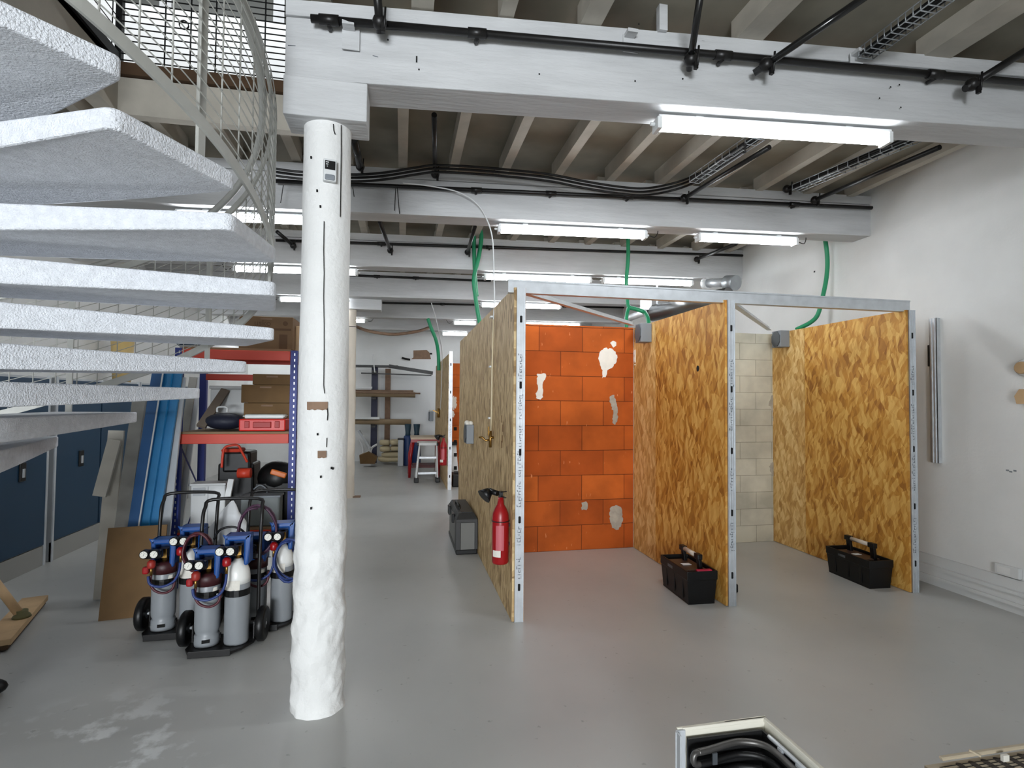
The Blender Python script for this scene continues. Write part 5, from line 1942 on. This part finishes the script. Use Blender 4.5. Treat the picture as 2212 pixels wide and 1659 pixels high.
# ================================================================== RIGHT WALL AND FOREGROUND
# galvanised profile hung upright on the right wall
p0, p1 = onX(2014, 688, 4.765), onX(2023, 1000, 4.765)
yc_ = (p0.y + p1.y) / 2
t = thing('metal_profile', (4.77, yc_, p1.z), 'grey metal channel fixed upright on the right wall beside the last partition', 'metal profile')
MB().bx(4.755, 4.76, yc_ - .034, yc_ + .034, p1.z, p0.z).bx(4.755, 4.798, yc_ - .034, yc_ - .03, p1.z, p0.z).bx(4.755, 4.798, yc_ + .03, yc_ + .034, p1.z, p0.z).bx(4.748, 4.755, yc_ - .02, yc_ - .012, p1.z, p0.z).bx(4.748, 4.755, yc_ + .008, yc_ + .016, p1.z, p0.z).build('channel', M_galv, t)
MB().bx(4.76, 4.799, yc_ + .037, yc_ + .06, (p0.z + p1.z) / 2 + .22, (p0.z + p1.z) / 2 + .42).build('hook', M_blackm, t, .006)
# socket strip on the skirting
a, b = onX(2148, 1218, 4.76), onX(2200, 1234, 4.76)
t = thing('wall_socket', (4.79, (a.y + b.y) / 2, a.z - .1), 'white double socket box on the right wall above the skirting', 'socket')
MB().bx(4.76, 4.799, b.y, a.y, .272, .355).build('housing', M_plast, t, .004)
MB().bx(4.757, 4.76, b.y + .06, a.y - .02, .285, .342).build('cover_plate', M_wall, t, .002)
# wooden stubs at the right picture edge
p = onX(2204, 795, 4.78)
t = thing('wall_peg', (4.75, p.y - .03, p.z), 'round wooden stub in a white collar, upper one at the right picture edge', 'peg')
R = Matrix.Rotation(-PI / 2, 3, 'Y')
MB().lathe([(.065, 0), (.065, .03), (.05, .035)], (4.80, p.y - .03, p.z), 20, R).build('collar', M_plast, t)
MB().lathe([(.048, 0), (.048, .06), (.042, .065)], (4.80, p.y - .03, p.z), 18, R).build('stub', M_wood, t)
p = onX(2210, 856, 4.78)
tag(MB().prism([(4.80, p.y - .05, p.z - .06), (4.80, p.y + .02, p.z - .06), (4.80, p.y + .035, p.z), (4.80, p.y, p.z + .055), (4.80, p.y - .05, p.z + .05)], (-.06, 0, 0)).build('wall_peg', M_wood), 'short angular wood block, lower one at the right picture edge', 'peg')
m = MB()
for px, py in ((2176, 1016), (2183, 1019), (2192, 1017)):
    q = onX(px, py, 4.799)
    m.bx(4.7985, 4.80, q.y - .012, q.y + .01, q.z - .006, q.z + .006)
tag(m.build('scuff_mark', M_greyp), 'small grey scuff on the bare right wall', 'mark')

# opened white appliance case in the foreground
t = thing('appliance_case', (1.18, 1.5, 0), 'open white appliance shell with black inside and bent pipes in the foreground', 'appliance')
HA = .45
x0, x1, y1 = .995, 1.372, 1.875
y0 = .95
w = .012
MB().bx(x0, x0 + .038, y1 - .020, y1 - .0105, 0, HA - .004).bx(x0, x0 + .006, y1 - .05, y1 - .02, 0, HA - .004).build('corner_flange', M_wb, t, .003)
MB().bx(x0 + .01, x1, y1 - .010, y1, 0, HA).bx(x0 + .03, x1, y1 - .013, y1, HA - .012, HA).build('back_panel', mat('cream_enamel', (226, 222, 208), .35), t, .002)
MB().bx(x1 - .01, x1, y0, y1 - .011, 0, HA).bx(x1 - .016, x1, y0, y1 - .014, HA - .012, HA).build('side_panel', MATS['cream_enamel'], t, .002)
MB().bx(x0 + w, x1 - .011, y0, y1 - .012, .0, .02).build('floor_pan', M_black, t)
M_in = mat('black_liner', (14, 14, 15), .5)
MB().bx(x0 + .04, x1 - .03, y1 - .032, y1 - .024, .02, HA - .03).bx(x1 - .036, x1 - .028, y0, y1 - .033, .02, HA - .03).build('liner', M_in, t)
M_pipe = mat('dull_tin_pipe', (92, 90, 88), .38, .6)
for k in range(7):
    z = HA - .05 - k * .045
    off = .05
    path = [(x0 + .055, y1 - .075, z), (x0 + .10, y1 - .07, z), (x0 + .2, y1 - off, z), (x1 - .13, y1 - off, z), (x1 - .075, y1 - .075, z), (x1 - .05, y1 - .13, z), (x1 - .05, y1 - .3, z), (x1 - .05, y0 + .02, z)]
    MB().tube(smooth_path(path, 5), .011 if k else .012, 8).build('coil_pipe', M_pipe if k == 0 else M_in, t)
for k in range(3):
    z = HA - .05 - k * .07
    pts = [(x0 + .06, y1 - .075, z), (x0 + .04, y1 - .078, z - .003), (x0 + .033, y1 - .08, z - .02), (x0 + .04, y1 - .08, z - .037), (x0 + .06, y1 - .078, z - .04)]
    MB().tube(smooth_path(pts, 4), .011, 8).build('return_bend', M_pipe, t)
MB().box((x0 + .115, y1 - .083, HA - .075), (.018, .006, .04)).build('pipe_clip', M_greyd, t)
MB().tube(smooth_path([(x1 - .035, y1 - .07, HA - .03), (x1 - .034, y1 - .2, HA - .03), (x1 - .038, y0 + .1, HA - .035)], 5), .008, 7).build('capillary_pipe', M_galv, t)
m = MB()
for k in range(4):
    m.box((x1 - .036, y1 - .14 - k * .09, HA - .04), (.018, .022, .018))
m.build('pipe_clip', M_galv, t)

# slotted unit at the right bottom corner
t = thing('heat_exchanger', (2.0, 1.35, 0), 'cream slotted appliance panel with wire loops at the right bottom corner', 'appliance')
M_cream = mat('dusty_cream_metal', (190, 176, 152), .5, var=.08)
xb0, xb1, yb1 = 1.72, 2.5, 1.56
HB = .45
MB().bx(xb0 + .02, xb1, 1.0, yb1 - .05, 0, HB - .052).build('body', M_greyd, t)
mm = MB()
n = 8
poly = [(xb0 + .085, yb1, HB - .008), (xb0 + .085, yb1, HB), (xb0 + .085, yb1 - .012, HB), (xb0 + .085, yb1 - .017, HB - .004), (xb0 + .085, yb1 - .017, HB - .010), (xb0 + .085, yb1 - .005, HB - .012)]
mm.prism(poly, (xb1 - xb0 - .085, 0, .0))
mm.build('top_channel', M_cream, t, .003)
MB().bx(xb0 + .02, xb1, 1.0, yb1 - .006, HB - .05, HB - .022).build('perforated_panel', M_cream, t)
for k in range(9):
    x = xb0 + .14 + k * .052
    poly = []
    for q in range(14):
        a = 2 * PI * q / 14
        poly.append((x + .012 * math.cos(a), yb1 - .036 + (.008 if math.sin(a) > 0 else -.05) + .012 * math.sin(a), HB - .0215))
    MB().prism(poly, (0, 0, .001)).build('slot', mat_slot if k else globals().setdefault('mat_slot', mat('slot_shadow', (66, 58, 52), .8)), t)
for k in range(4):
    MB().bx(xb0 + .06, xb1, yb1 - .026 - k * .014, yb1 - .024 - k * .014, HB - .0222, HB - .0205).build('slit', M_hole, t)
MB().bar((xb0 + .21, yb1 - .002, HB + .004), (xb0 + .232, yb1 - .024, HB - .005), .008, .006).build('clip', M_cream, t)
MB().bx(xb0 + .30, xb0 + .325, yb1 - .045, yb1 - .035, HB - .021, HB - .0).build('clip', M_foam, t)
for k in range(3):
    c = Vector((xb0 - .0 + k * .014, yb1 - .06, HB - .05))
    pts = [c + Vector((.0, .03, -.03)), c + Vector((-.015, .035, .02)), c + Vector((.01, .01, .04)), c + Vector((.035, -.03, .03)), c + Vector((.05, -.09, -.02)), c + Vector((.05, -.14, -.03))]
    MB().tube(smooth_path(pts, 5), .006, 7).build('wire_loop', M_cream, t)
